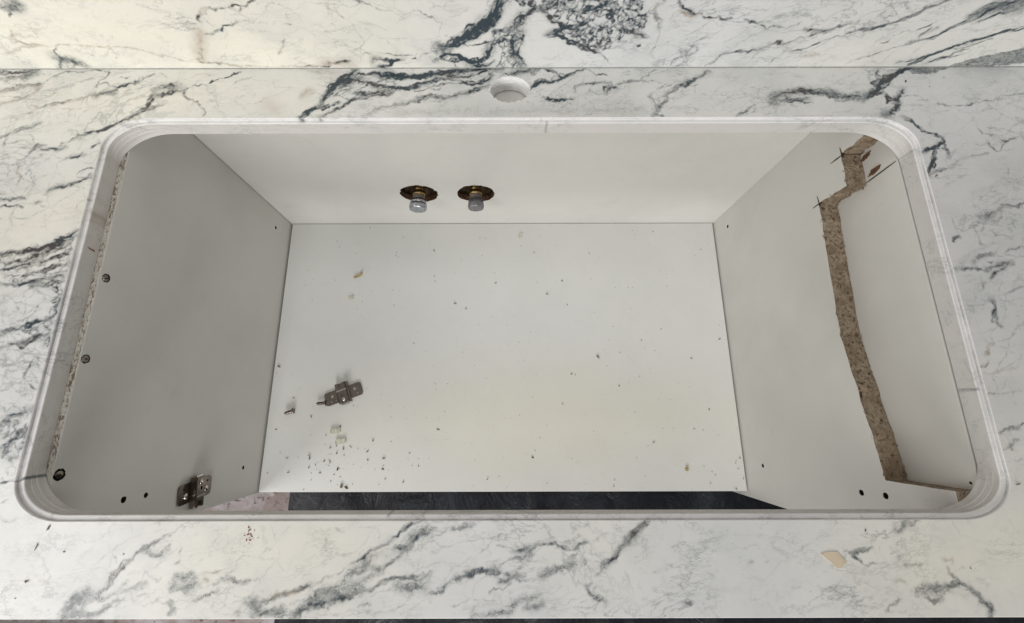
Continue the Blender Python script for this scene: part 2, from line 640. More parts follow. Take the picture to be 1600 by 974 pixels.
    def network(self, poly, cell, dark, w=1.4, reach=1.9, drop=0.15, aniso=(1, 1), ang=0.0, cloud=0.0):
        """crazed web of veins inside a polygon (photo units)"""
        P = np.array(poly, float)
        lo, hi = P.min(0), P.max(0)
        pts = []
        ca, sa = math.cos(ang), math.sin(ang)
        for _ in range(int((hi - lo).prod() / (cell * cell * aniso[0] * aniso[1]) * 6)):
            q = lo + rng.random(2) * (hi - lo)
            x, y = q
            ins = False
            for i in range(len(P)):
                (x1, y1), (x2, y2) = P[i], P[i - 1]
                if (y1 > y) != (y2 > y) and x < (x2 - x1) * (y - y1) / (y2 - y1) + x1:
                    ins = not ins
            if not ins:
                continue
            r = np.array([q[0] * ca + q[1] * sa, -q[0] * sa + q[1] * ca]) / np.array(aniso)
            if all(np.hypot(*(r - o[1])) > cell * 0.62 for o in pts):
                pts.append((q, r))
        done = set()
        for i, (q, r) in enumerate(pts):
            ds = sorted((np.hypot(*(r - o[1])), j) for j, o in enumerate(pts) if j != i)[:4]
            for k, (d, j) in enumerate(ds):
                key = (min(i, j), max(i, j))
                if d > cell * reach or key in done or rng.random() < drop + 0.15 * k:
                    continue
                done.add(key)
                a, b = q, pts[j][0]
                mid = (a + b) / 2 + rng.normal(0, 0.10, 2) * np.hypot(*(b - a))
                dk = dark * (0.55 + 0.45 * rng.random())
                self.filament(self.path([a, mid, b]), w * (0.5 + 0.6 * rng.random() ** 2), dk, 0, 0.55)
        if cloud:
            for q, r in pts[::2]:
                self.stain(1, cloud, cell * 1.5, q)

    def patch(self, poly, c, amt, streak=0.0):
        """even patch of stone of another colour"""
        Q = np.array([self.to(*p) for p in poly])
        u = self.u0 + np.arange(self.nx) * RES
        v = self.v0 + np.arange(self.ny) * RES
        U, V = np.meshgrid(u, v)
        ins = np.zeros(U.shape, bool)
        for i in range(len(Q)):
            (x1, y1), (x2, y2) = Q[i], Q[i - 1]
            if abs(y2 - y1) < 1e-9:
                continue
            ins ^= ((y1 > V) != (y2 > V)) & (U < (x2 - x1) * (V - y1) / (y2 - y1) + x1)
        nz = noise2(self.ny, self.nx, 14, 3) if streak else 0
        self.ch[c] = np.maximum(self.ch[c], (ins * np.clip(amt + streak * (nz - 0.5), 0, 1)).astype(np.float32))

    def finish(self):
        """shake the smooth traces into the jagged grain of crystalline stone"""
        ny, nx = self.ny, self.nx
        du = (noise2(ny, nx, 12, 3) - 0.5) * 7.0 + (noise2(ny, nx, 4, 2) - 0.5) * 3.6
        dv = (noise2(ny, nx, 12, 3) - 0.5) * 7.0 + (noise2(ny, nx, 4, 2) - 0.5) * 3.6
        y, x = np.mgrid[0:ny, 0:nx]
        x = np.clip(x + du, 0, nx - 1.01)
        y = np.clip(y + dv, 0, ny - 1.01)
        ix, iy = x.astype(int), y.astype(int)
        fx, fy = (x - ix).astype(np.float32), (y - iy).astype(np.float32)
        g = np.clip(0.35 + 1.3 * noise2(ny, nx, 5, 2), 0.3, 1.25)
        for k in (0, 1, 3):
            c = self.ch[k]
            w = (c[iy, ix] * (1 - fx) * (1 - fy) + c[iy, ix + 1] * fx * (1 - fy)
                 + c[iy + 1, ix] * (1 - fx) * fy + c[iy + 1, ix + 1] * fx * fy)
            self.ch[k] = np.clip(w * (g if k == 0 else 1), 0, 1).astype(np.float32)

    def at(self, u, v):
        x = np.clip((u - self.u0) / RES, 0, self.nx - 1.01)
        y = np.clip((v - self.v0) / RES, 0, self.ny - 1.01)
        ix, iy = x.astype(int), y.astype(int)
        fx, fy = x - ix, y - iy
        res = []
        for c in self.ch:
            res.append(c[iy, ix] * (1 - fx) * (1 - fy) + c[iy, ix + 1] * fx * (1 - fy)
                       + c[iy + 1, ix] * (1 - fx) * fy + c[iy + 1, ix + 1] * fx * fy)
        return np.stack(res, 1)


def set_marble(me, field, u, v):
    a = me.attributes.new('marble', 'FLOAT_COLOR', 'POINT')
    a.data.foreach_set('color', field.at(u, v).astype(np.float32).ravel())


XA, XB = -0.62, 0.64
CF = Field(XA, XB, Y_FRONT - 0.002, Y_WALL + 0.002, lambda x, y: onz(x, y)[:2])
BF = Field(XA, XB, -0.001, 0.15, lambda x, y: ony(x, y, Y_WALL)[[0, 2]])
# --- backsplash, left to right
B = BF
B.stain(2, 0.95, 520, (0, 40), (250, 60), (480, 80))
B.stain(2, 0.55, 260, (560, 60), (640, 90))
B.stain(2, 0.35, 300, (1330, 90), (1600, 70))
B.braid(12, 0.55, (0, 8), (14, 12), (26, 5), cloud=0.6)
B.thin(2, 0.5, (17, 16), (19, 30))
B.brown(4, 0.35, (15, 43), (22, 60), (32, 66), (50, 69), (70, 72))
B.brown(3, 0.30, (0, 84), (20, 79), (45, 73), (83, 72))
B.brown(2, 0.25, (0, 57), (20, 62), (30, 68))
B.cloud(10, 0.25, (20, 64), (40, 68))
B.thin(1.5, 0.3, (20, 68), (32, 64), (42, 70), (55, 71))
B.brown(1.6, 0.42, (83, 72), (110, 72), (155, 73), (210, 76), (245, 85), (300, 96), (340, 99), (400, 104), (470, 103), (520, 102))
B.thin(2.5, 0.5, (84, 73), (88, 85), (97, 93), (92, 106))
B.braid(14, 0.55, (92, 92), (108, 95), (122, 97), (135, 106), n=8, cloud=0.45)
B.network([(90, 92), (118, 90), (130, 106), (92, 107)], 7, 0.5, cloud=0.3)
B.brown(4, 0.5, (318, 12), (311, 26), (314, 36))
B.brown(4, 0.45, (316, 50), (311, 68), (313, 85), (318, 97))
B.thin(2.2, 0.5, (313, 24), (310, 30), (315, 36))
B.thin(1.8, 0.45, (310, 82), (316, 88), (312, 94), (325, 99), (350, 100))
B.stain(3, 0.48, 18, (312, 50), (313, 92))
B.thin(2.2, 0.6, (320, 11), (330, 12), (345, 9), (370, 9), (385, 6), (400, 0))
B.thin(2.2, 0.6, (335, 49), (352, 42), (372, 35))
B.thin(1.5, 0.4, (320, 56), (335, 50))
B.cloud(5, 0.35, (320, 54), (335, 50), (370, 36))
B.brown(2, 0.5, (340, 97), (360, 102), (375, 103))
B.thin(1.8, 0.4, (375, 8), (377, 18))
B.thin(1.6, 0.3, (440, 55), (444, 62), (442, 72), (432, 86))
B.thin(1.6, 0.3, (400, 36), (418, 36)); B.thin(2, 0.35, (443, 37), (456, 38)); B.thin(1.6, 0.25, (400, 10), (432, 4))
B.cloud(6, 0.3, (512, 15), (530, 22)); B.thin(1.4, 0.25, (510, 15), (532, 20))
B.thin(2.2, 0.6, (550, 0), (567, 5), (583, 9)); B.thin(1.6, 0.35, (583, 9), (592, 17), (612, 18))
B.thin(1.4, 0.35, (625, 24), (650, 18), (670, 26), (682, 34), (698, 38)); B.cloud(6, 0.2, (625, 22), (675, 28))
B.brown(2, 0.35, (560, 36), (580, 38), (605, 48)); B.brown(1.6, 0.25, (570, 46), (580, 48))
B.cloud(5, 0.25, (690, 10), (705, 20), (728, 15))
B.thin(1.2, 0.25, (505, 50), (522, 53)); B.thin(1.2, 0.25, (485, 53), (492, 55))
# dark limb
B.braid(15, 0.98, (786, -4), (778, 12), (768, 30), (750, 43), (733, 55), (718, 65), (700, 72), (687, 77), n=24, w=2.0, cloud=0.75)
B.braid(8, 0.95, (776, 20), (765, 38), (745, 50), (728, 60), (706, 72), n=9, w=2.4, cloud=0.6)
B.braid(6, 0.95, (688, 76), (695, 84), (690, 92), (678, 95), n=6, cloud=0.4)
B.braid(8, 1.0, (694, 85), (713, 88), (728, 95), (746, 97), (757, 91), (764, 81), (769, 70), (776, 62), n=12, w=2.2, cloud=0.5)
B.braid(7, 0.95, (728, 95), (736, 104), (758, 103), (771, 96), n=8, cloud=0.4)
B.braid(4, 0.85, (688, 94), (705, 95), (725, 94), n=4)
B.thin(1.8, 0.75, (720, 66), (735, 72), (755, 68), (775, 62), (800, 48), (812, 40))
B.thin(1.6, 0.8, (700, 82), (706, 92), (712, 106))
B.braid(7, 0.85, (776, 60), (772, 50), (790, 48), (803, 45), n=6)
B.braid(7, 0.9, (768, 72), (782, 64), (795, 62), (806, 66), n=6)
B.network([(772, 44), (812, 38), (824, 60), (812, 80), (822, 96), (824, 107), (772, 107), (782, 86), (778, 66)], 8, 0.85, 1.7, cloud=0.3)
B.braid(12, 0.8, (812, 52), (800, 74), (806, 90), (815, 107), n=10, cloud=0.4)
B.braid(8, 0.95, (796, 46), (810, 36), (820, 22), (838, 13), (858, 12), (866, 0), n=9, w=1.9, cloud=0.6)
B.stain(3, 0.37, 20, (508, 98), (545, 100)); B.brown(5, 0.6, (505, 101), (525, 99), (548, 98)); B.thin(2.5, 0.7, (522, 101), (535, 98), (548, 97)); B.thin(2, 0.6, (470, 103), (500, 104), (520, 102))
B.stain(3, 0.51, 12, (508, 99), (515, 97))
B.brown(2.5, 0.45, (565, 83), (582, 85)); B.braid(5, 0.7, (580, 98), (590, 90), (605, 94), (632, 92), n=5); B.braid(7, 0.9, (585, 104), (605, 103), (612, 96), (630, 92), n=8, w=2)
B.thin(1.5, 0.6, (600, 82), (630, 88), (645, 87)); B.thin(1.2, 0.35, (645, 87), (662, 84), (687, 77)); B.thin(2, 0.7, (643, 92), (650, 91))
# the big web
WEB = [(800, -3), (1002, -3), (1008, 20), (1011, 36), (1000, 44), (1012, 58), (985, 55), (968, 62), (958, 72), (942, 82), (922, 78), (905, 68), (885, 62), (868, 57), (851, 53), (872, 44), (858, 28), (848, 18), (815, 10)]
B.network(WEB, 9.0, 0.9, 2.0, reach=1.8, drop=0.12, cloud=0.22)
B.network([(885, 40), (960, 45), (955, 70), (935, 80), (900, 66)], 7, 0.95, 1.9, cloud=0.3)
B.network([(935, 0), (1000, 0), (1008, 40), (985, 52), (955, 30)], 8, 0.85, 1.7, cloud=0.2)
B.braid(5, 0.9, (851, 53), (868, 47), (890, 42), (915, 35), (922, 22), n=5, cloud=0.3)
B.braid(4, 0.95, (852, 53), (875, 59), (895, 67), (915, 76), (938, 83), n=5, cloud=0.2)
B.braid(5, 0.9, (848, 18), (862, 32), (880, 40), (905, 42), n=5); B.braid(5, 0.9, (880, 0), (885, 14), (905, 17), (935, 10), (960, 8), n=6)
B.thin(2, 0.85, (922, 24), (935, 17), (955, 20), (960, 32), (952, 44)); B.thin(1.8, 0.8, (925, 35), (940, 42), (952, 42))
B.braid(6, 0.85, (968, 45), (985, 50), (1000, 57), (1012, 58), n=5); B.thin(2, 0.7, (995, 71), (1003, 72)); B.thin(1.6, 0.5, (965, 64), (982, 63))
B.thin(1.5, 0.5, (938, 83), (950, 94), (952, 100))
B.stain(1, 0.35, 14, (940, 20))
B.braid(5, 0.5, (1036, 2), (1022, 18), (1030, 32), (1029, 46), n=4, cloud=0.25); B.thin(1.5, 0.3, (1028, 46), (1026, 66), (1020, 82), (1012, 86)); B.thin(1.5, 0.35, (1008, 18), (1024, 22))
B.braid(3, 0.85, (1058, 0), (1067, 10), (1080, 18), (1092, 24), n=3); B.thin(2, 0.6, (1092, 24), (1110, 29), (1125, 27), (1148, 26))
B.brown(4, 0.45, (1064, 18), (1075, 22), (1088, 25))
B.thin(2, 0.65, (1158, 31), (1180, 37), (1200, 46)); B.thin(1.4, 0.35, (1200, 46), (1210, 40))
B.network([(1038, 107), (1060, 82), (1085, 68), (1092, 80), (1075, 104)], 8, 0.5, 1.5, aniso=(1.6, 0.8), ang=-0.7, cloud=0.2); B.thin(2, 0.55, (1050, 100), (1062, 88), (1074, 84))
B.thin(1.5, 0.45, (1074, 73), (1085, 70)); B.braid(3, 0.7, (1112, 100), (1122, 90), (1132, 83), (1155, 79), (1175, 80), (1200, 73), n=3, cloud=0.3); B.thin(1.3, 0.4, (1100, 104), (1115, 97))
B.thin(1.3, 0.4, (1168, 85), (1175, 80))
# right of the backsplash: long slanting veins
B.thin(2.2, 0.6, (1200, 45), (1208, 40), (1225, 45)); B.thin(1.8, 0.55, (1225, 45), (1240, 41), (1256, 33)); B.thin(2, 0.55, (1258, 46), (1270, 48)); B.braid(4, 0.55, (1255, 44), (1272, 49), (1300, 46), (1312, 40), n=4, cloud=0.3)
B.braid(4, 0.7, (1200, 73), (1213, 65), (1225, 69), (1240, 63), n=4, cloud=0.3); B.thin(1.6, 0.45, (1240, 63), (1258, 57), (1290, 50)); B.thin(1.8, 0.5, (1290, 50), (1312, 42), (1330, 36))
B.thin(1.4, 0.35, (1200, 103), (1212, 90), (1225, 82)); B.thin(1.8, 0.6, (1232, 81), (1250, 80), (1270, 73), (1284, 65)); B.thin(1.6, 0.5, (1284, 65), (1300, 59), (1318, 56)); B.thin(1.2, 0.3, (1218, 96), (1245, 80))
B.braid(4, 0.55, (1322, 54), (1345, 47), (1370, 43), (1400, 33), (1430, 22), (1450, 11), (1490, -2), n=5, w=1.5, cloud=0.45)
B.thin(1.4, 0.3, (1378, 14), (1400, 8), (1424, 2)); B.cloud(6, 0.15, (1350, 35), (1400, 20))
B.thin(1.6, 0.55, (1320, 101), (1335, 96), (1352, 88)); B.thin(1.5, 0.45, (1352, 88), (1390, 78), (1425, 67)); B.braid(5, 0.7, (1420, 67), (1450, 60), (1470, 53), (1492, 41), (1520, 31), n=6, cloud=0.4); B.braid(4, 0.65, (1495, 42), (1525, 30), (1545, 16), (1575, 16), n=4, cloud=0.3)
B.braid(16, 0.6, (1522, 24), (1545, 14), (1570, 8), (1605, 2), n=14, w=1.6, cloud=0.8); B.braid(4, 0.7, (1528, 34), (1550, 25), (1580, 17), (1605, 8), n=5, cloud=0.4)
B.thin(1.8, 0.55, (1430, 49), (1448, 44), (1456, 38)); B.thin(1.8, 0.5, (1434, 61), (1442, 52), (1455, 42)); B.cloud(12, 0.4, (1440, 54), (1460, 46)); B.thin(2.2, 0.6, (1376, 68), (1388, 64)); B.thin(1.2, 0.3, (1388, 56), (1415, 50), (1438, 52))
B.braid(4, 0.95, (1420, 103), (1435, 94), (1460, 84), (1487, 75), (1507, 67), (1540, 60), (1570, 51), (1606, 43), n=5, w=2.0, cloud=0.4)
B.braid(3, 0.75, (1400, 98), (1430, 93), (1450, 87), n=3); B.braid(4, 0.75, (1448, 98), (1478, 90), (1492, 82), (1507, 77), n=4); B.thin(1.6, 0.55, (1507, 77), (1516, 81), (1496, 87), (1478, 89)); B.thin(1.8, 0.6, (1490, 76), (1520, 70), (1550, 62))
B.patch([(1472, 107), (1490, 100), (1520, 92), (1560, 84), (1606, 73), (1606, 98), (1560, 103), (1520, 107)], 1, 0.75, 0.35)
B.stain(3, 0.34, 10, (1262, 86), (1275, 86)); B.brown(2, 0.25, (1262, 87), (1276, 87))

# --- counter, strip behind the cut-out
C = CF
C.stain(2, 0.80, 230, (0, 150), (150, 160), (300, 150)); C.stain(2, 0.6, 160, (330, 140), (470, 160)); C.stain(2, 0.75, 170, (20, 360), (110, 330)); C.stain(2, 0.25, 260, (640, 165), (1000, 160), (1250, 140))
C.stain(2, 0.62, 190, (330, 870), (520, 850)); C.stain(2, 0.85, 230, (1440, 880), (1600, 850)); C.stain(2, 0.4, 160, (1560, 640), (1600, 700)); C.stain(2, 0.3, 150, (900, 830), (940, 840))
C.braid(4, 0.85, (-4, 113), (15, 114), (35, 113), (62, 109), n=4, cloud=0.7); C.braid(8, 0.4, (12, 121), (35, 121), (58, 112), n=6, cloud=0.6)
C.thin(1.6, 0.4, (-2, 145), (20, 138), (40, 130), (65, 132), (80, 121), (105, 114), (140, 112)); C.cloud(5, 0.35, (62, 132), (85, 119), (110, 113), (160, 111))
C.brown(6, 0.35, (-2, 147), (18, 140), (38, 133), (60, 136), (52, 146)); C.brown(5, 0.32, (-2, 166), (15, 160), (30, 158), (45, 150), (60, 140))
C.cloud(12, 0.3, (-2, 143), (30, 138), (60, 132)); C.cloud(12, 0.25, (-2, 165), (40, 154)); C.thin(1.4, 0.35, (0, 152), (18, 152), (38, 155)); C.thin(1.4, 0.3, (8, 130), (40, 134), (56, 138))
C.brown(4, 0.35, (48, 163), (60, 168), (75, 166), (100, 160), (140, 151), (168, 145)); C.thin(1.4, 0.4, (55, 169), (100, 158), (145, 149)); C.cloud(8, 0.25, (50, 164), (75, 168))
C.brown(3, 0.22, (60, 170), (30, 180), (0, 187)); C.brown(3, 0.2, (45, 175), (15, 195), (0, 205))
C.thin(2, 0.65, (138, 112), (160, 112), (170, 113), (171, 118), (162, 124), (153, 131), (149, 138)); C.thin(2, 0.6, (152, 134), (168, 132), (180, 137), (195, 136)); C.braid(3, 0.7, (178, 137), (205, 132), (222, 124), (240, 117), n=3, cloud=0.4)
C.thin(1.4, 0.4, (185, 122), (195, 121), (205, 120)); C.braid(6, 0.65, (147, 149), (160, 147), (180, 144), n=6, cloud=0.6); C.brown(4, 0.3, (150, 149), (182, 144))
C.braid(3.5, 0.95, (236, 139), (240, 146), (237, 155), (230, 165), (215, 176), (200, 186), n=5, w=2.0, cloud=0.4); C.braid(3.5, 0.9, (206, 182), (190, 191), (170, 200), (150, 206), (132, 211), (108, 221), n=4, w=1.8, cloud=0.4)
C.braid(4, 0.6, (216, 178), (226, 172), (240, 168), (255, 164), n=4, cloud=0.4); C.braid(6, 0.7, (238, 151), (250, 148), (268, 144), (287, 139), n=5, cloud=0.4); C.braid(14, 0.65, (248, 138), (262, 135), (280, 136), n=10, cloud=0.35)
C.thin(1.8, 0.65, (285, 140), (300, 135), (322, 132)); C.thin(2.0, 0.75, (322, 132), (335, 126), (352, 120), (375, 111)); C.brown(2, 0.3, (340, 127), (352, 126)); C.thin(1.2, 0.3, (362, 136), (375, 126), (400, 118))
C.thin(2.2, 0.7, (284, 139), (287, 150), (293, 153), (305, 158), (312, 166)); C.thin(1.6, 0.45, (312, 166), (320, 173), (316, 183)); C.brown(2, 0.25, (250, 114), (262, 122)); C.thin(1.2, 0.25, (250, 114), (262, 122)); C.brown(2, 0.2, (300, 120), (315, 116)); C.thin(1.2, 0.25, (185, 160), (240, 128))
C.thin(1.4, 0.4, (172, 178), (176, 178))
# heavy dark limb
C.cloud(46, 0.22, (620, 176), (760, 174), (1000, 172)); C.cloud(30, 0.15, (850, 165), (1000, 160))
C.braid(6, 0.98, (466, 186), (478, 178), (490, 170), (500, 164), n=9, w=2.1, cloud=0.5); C.braid(9, 0.98, (498, 166), (508, 152), (518, 140), (530, 128), (545, 119), (556, 108), n=15, w=2.1, cloud=0.75); C.braid(3, 0.85, (470, 184), (498, 170), (530, 162), n=4)
C.braid(4, 0.85, (498, 185), (515, 177), (535, 167), (550, 158), (572, 152), n=5); C.braid(10, 0.7, (528, 135), (545, 128), (568, 122), n=9, cloud=0.5); C.network([(515, 150), (540, 128), (600, 120), (640, 140), (600, 150), (560, 152), (540, 165), (525, 160)], 11, 0.7, 1.5, aniso=(1.8, 0.7), ang=-0.25, cloud=0.25)
C.braid(7, 0.95, (545, 116), (575, 115), (600, 118), (645, 119), (690, 115), (730, 110), (785, 107), n=10, w=2, cloud=0.6); C.braid(4, 0.8, (585, 115), (610, 122), (650, 121), (690, 117), n=5)
C.braid(5, 0.85, (540, 124), (570, 129), (595, 136), (630, 139), (660, 131), (695, 123), (740, 118), n=6, cloud=0.4); C.braid(6, 0.75, (552, 146), (575, 148), (605, 141), (635, 139), n=6, cloud=0.4); C.braid(4, 0.7, (560, 155), (585, 148), (615, 145), n=4)
C.thin(1.8, 0.6, (645, 137), (656, 143), (690, 133), (720, 130), (745, 129), (768, 121)); C.braid(4, 0.7, (700, 122), (730, 130), (752, 129), (770, 118), n=4, cloud=0.3); C.thin(2, 0.7, (740, 122), (750, 115), (763, 113), (766, 121), (756, 130)); C.thin(1.6, 0.6, (665, 126), (700, 118), (735, 113))
C.network([(640, 130), (700, 118), (790, 108), (800, 118), (765, 132), (700, 136), (650, 144)], 12, 0.55, 1.3, aniso=(1.7, 0.7), ang=-0.2, cloud=0.12)
C.braid(6, 0.4, (575, 178), (600, 168), (630, 162), (645, 156), n=4, w=1.2, cloud=0.25); C.braid(7, 0.6, (625, 162), (645, 158), (670, 152), (695, 154), (720, 148), n=6, w=1.4, cloud=0.3); C.braid(8, 0.65, (712, 148), (735, 143), (750, 137), (766, 134), n=6, cloud=0.45)
C.stain(3, 0.51, 14, (472, 150), (484, 141)); C.brown(3, 0.35, (468, 152), (476, 146), (484, 139)); C.stain(3, 0.22, 28, (418, 162), (430, 170)); C.brown(2, 0.3, (488, 124), (505, 122)); C.stain(3, 0.20, 22, (495, 110), (525, 114)); C.thin(1.4, 0.35, (484, 147), (500, 144))
# right of the tap hole
C.braid(4, 0.9, (825, 142), (833, 134), (848, 128), (868, 128), (882, 119), (900, 112), (915, 108), n=5, w=1.8, cloud=0.35); C.braid(4, 0.75, (822, 112), (845, 107), (862, 110), (872, 116), (888, 118), (902, 112), n=4); C.thin(2, 0.7, (915, 108), (925, 112), (933, 117), (950, 118)); C.thin(1.8, 0.7, (862, 128), (866, 121), (876, 120))
C.braid(8, 0.8, (800, 118), (815, 112), (838, 110), n=7, cloud=0.5); C.braid(4, 0.85, (848, 153), (858, 156), (876, 157), (897, 153), n=4, cloud=0.3); C.thin(2, 0.6, (857, 150), (860, 157)); C.thin(2, 0.6, (823, 160), (834, 161)); C.brown(2, 0.2, (848, 115), (862, 120))
C.thin(2, 0.55, (897, 149), (900, 137), (908, 129), (912, 122)); C.braid(4, 0.55, (898, 138), (915, 130), (935, 131), (953, 129), n=4, cloud=0.3); C.thin(1.8, 0.6, (953, 128), (958, 134), (948, 142)); C.braid(7, 0.7, (945, 145), (952, 138), (965, 140), n=6, cloud=0.3); C.braid(4, 0.55, (960, 133), (978, 129), (1000, 127), (1012, 127), n=4, cloud=0.35)
C.thin(1.4, 0.4, (1000, 127), (1012, 118), (1027, 109)); C.thin(1.4, 0.3, (1012, 127), (1035, 131)); C.cloud(14, 0.2, (920, 145), (960, 140)); C.thin(1.4, 0.3, (918, 138), (930, 147), (945, 148))
C.braid(5, 0.6, (1108, 112), (1090, 122), (1070, 132), (1052, 142), (1038, 147), n=6, w=1.6, cloud=0.35); C.thin(1.8, 0.55, (1058, 136), (1075, 134), (1095, 133)); C.braid(4, 0.5, (1040, 146), (1042, 155), (1032, 165), (1026, 175), (1020, 182), n=5, cloud=0.3); C.braid(3, 0.45, (1014, 150), (1020, 158), (1027, 170), n=3, cloud=0.2); C.thin(2, 0.6, (1018, 179), (1030, 182), (1037, 179))
C.network([(1010, 145), (1040, 140), (1038, 180), (1020, 183)], 10, 0.35, 1.3); C.thin(1.2, 0.25, (1130, 115), (1140, 125)); C.cloud(10, 0.15, (1100, 120), (1140, 118)); C.thin(1.2, 0.22, (1170, 137), (1190, 132))
C.braid(3, 0.7, (1149, 183), (1163, 175), (1173, 169), n=3, cloud=0.3); C.thin(1.2, 0.35, (1165, 175), (1190, 168), (1202, 164)); C.thin(1.3, 0.3, (1172, 169), (1182, 162))
# long grey lens and dark knot, right
C.braid(9, 0.7, (1208, 157), (1218, 147), (1240, 144), (1265, 142), (1292, 147), (1322, 151), (1350, 148), n=12, w=1.7, cloud=0.6); C.braid(6, 0.6, (1212, 157), (1235, 157), (1262, 154), n=6, cloud=0.35); C.cloud(12, 0.35, (1240, 140), (1280, 138), (1320, 146)); C.thin(1.4, 0.4, (1245, 162), (1270, 160))
C.braid(7, 0.95, (1340, 154), (1358, 148), (1372, 139), (1384, 126), (1400, 114), (1412, 109), (1428, 102), n=12, w=2, cloud=0.55); C.braid(5, 0.85, (1346, 158), (1362, 151), (1378, 140), (1388, 128), n=5); C.braid(5, 0.75, (1372, 108), (1369, 117), (1375, 124), (1364, 130), (1372, 134), (1384, 128), n=5, cloud=0.25); C.thin(1.6, 0.5, (1385, 110), (1400, 108))
C.braid(5, 0.95, (1380, 146), (1386, 152), (1393, 156), (1402, 151), (1413, 140), n=6, w=2, cloud=0.3); C.thin(2, 0.8, (1383, 160), (1393, 156)); C.braid(8, 0.9, (1382, 181), (1393, 172), (1404, 166), (1405, 158), n=9, w=1.8, cloud=0.45); C.thin(2, 0.8, (1395, 163), (1408, 157)); C.network([(1385, 180), (1392, 164), (1408, 160), (1408, 172), (1396, 181)], 6, 0.85)
C.patch([(1420, 101), (1490, 101), (1482, 105), (1466, 111), (1446, 117), (1428, 116), (1420, 112)], 1, 0.85, 0.35)
C.thin(1.4, 0.45, (1408, 150), (1422, 149), (1437, 151)); C.thin(1.8, 0.5, (1437, 151), (1442, 158), (1450, 156)); C.thin(1.5, 0.45, (1465, 163), (1480, 164), (1492, 166)); C.thin(1.8, 0.6, (1492, 166), (1510, 168), (1518, 162), (1530, 159)); C.thin(1.5, 0.45, (1530, 159), (1552, 155), (1575, 149), (1605, 147))
C.thin(1.3, 0.25, (1548, 122), (1560, 130)); C.cloud(8, 0.2, (1585, 112), (1600, 125)); C.thin(1.3, 0.3, (1430, 158), (1455, 160))
# right of the cut-out
C.braid(4, 0.9, (1410, 182), (1422, 188), (1431, 198), (1446, 207), (1462, 211), (1473, 215), n=5, w=1.9, cloud=0.3); C.braid(4, 0.95, (1474, 216), (1466, 225), (1454, 232), (1440, 239), n=5, w=2.0, cloud=0.3); C.braid(3, 0.8, (1474, 217), (1477, 230), (1482, 240), (1485, 251), n=3, cloud=0.2); C.braid(4, 0.85, (1459, 230), (1461, 243), (1457, 258), (1449, 271), n=5, w=1.8, cloud=0.3); C.braid(3, 0.7, (1448, 272), (1460, 268), (1478, 263), n=3, cloud=0.3); C.thin(1.6, 0.5, (1465, 235), (1477, 228))
C.thin(1.4, 0.3, (1478, 263), (1500, 258), (1508, 254)); C.cloud(6, 0.3, (1480, 262), (1515, 246), (1545, 238)); C.thin(1.8, 0.45, (1523, 196), (1534, 207), (1555, 212)); C.thin(1.8, 0.5, (1541, 218), (1548, 228), (1558, 235), (1568, 222)); C.thin(2, 0.5, (1558, 213), (1567, 221), (1590, 215)); C.thin(1.4, 0.35, (1540, 200), (1555, 199)); C.thin(1.2, 0.3, (1520, 246), (1545, 238)); C.cloud(8, 0.25, (1545, 228), (1575, 220)); C.cloud(8, 0.3, (1585, 195), (1602, 190))
C.braid(3, 0.55, (1605, 316), (1582, 321), (1563, 324), n=3, cloud=0.35); C.braid(7, 0.5, (1560, 328), (1548, 337), (1532, 341), n=5, cloud=0.4); C.thin(1.4, 0.35, (1562, 326), (1566, 338), (1548, 348)); C.braid(3, 0.6, (1492, 380), (1491, 374), (1500, 370), n=3, cloud=0.5); C.thin(1.5, 0.35, (1520, 356), (1527, 364)); C.thin(2, 0.4, (1536, 355), (1533, 362))
C.thin(1.6, 0.4, (1527, 370), (1532, 380), (1540, 386)); C.thin(1.4, 0.35, (1545, 360), (1560, 367), (1585, 373)); C.braid(4, 0.5, (1520, 412), (1526, 403), (1540, 397), (1555, 394), n=4, cloud=0.35); C.braid(3, 0.5, (1495, 421), (1520, 419), (1540, 420), n=3, cloud=0.3); C.braid(5, 0.7, (1540, 420), (1560, 414), (1582, 411), n=5, cloud=0.45); C.braid(4, 0.6, (1572, 418), (1552, 428), (1544, 436), n=4, cloud=0.4); C.thin(1.8, 0.55, (1533, 430), (1532, 445), (1536, 455))
C.thin(1.6, 0.4, (1570, 395), (1580, 390), (1600, 383)); C.cloud(12, 0.22, (1500, 412), (1530, 390), (1560, 380)); C.thin(1.6, 0.4, (1540, 408), (1552, 410)); C.cloud(8, 0.25, (1570, 395), (1585, 385)); C.thin(1.3, 0.35, (1540, 400), (1600, 398))
C.braid(5, 0.6, (1545, 467), (1553, 472), (1557, 484), (1555, 495), (1560, 506), (1566, 511), n=5, w=1.5, cloud=0.35); C.thin(1.3, 0.35, (1510, 479), (1532, 476), (1550, 472)); C.thin(1.4, 0.3, (1555, 470), (1580, 469), (1600, 466)); C.thin(1.5, 0.4, (1560, 535), (1575, 527), (1588, 523)); C.thin(1.3, 0.3, (1590, 518), (1600, 500)); C.brown(2.4, 0.5, (1533, 552), (1543, 551), (1546, 542), (1552, 534)); C.thin(1.8, 0.5, (1540, 552), (1545, 548)); C.brown(2, 0.3, (1534, 572), (1548, 560)); C.thin(1.4, 0.4, (1534, 573), (1546, 566))
C.brown(3, 0.2, (1535, 585), (1560, 580), (1590, 572)); C.brown(2, 0.25, (1575, 580), (1583, 572)); C.thin(1.4, 0.4, (1543, 619), (1560, 615), (1577, 613)); C.brown(1.4, 0.3, (1577, 613), (1602, 610)); C.braid(2.5, 0.6, (1563, 676), (1580, 670), (1605, 661), n=3, cloud=0.3); C.braid(2, 0.4, (1565, 703), (1577, 697), (1592, 686), n=2, cloud=0.25); C.thin(1.3, 0.25, (1590, 720), (1602, 717))
C.cloud(10, 0.15, (1440, 340), (1470, 400)); C.cloud(14, 0.12, (1520, 300), (1560, 290))
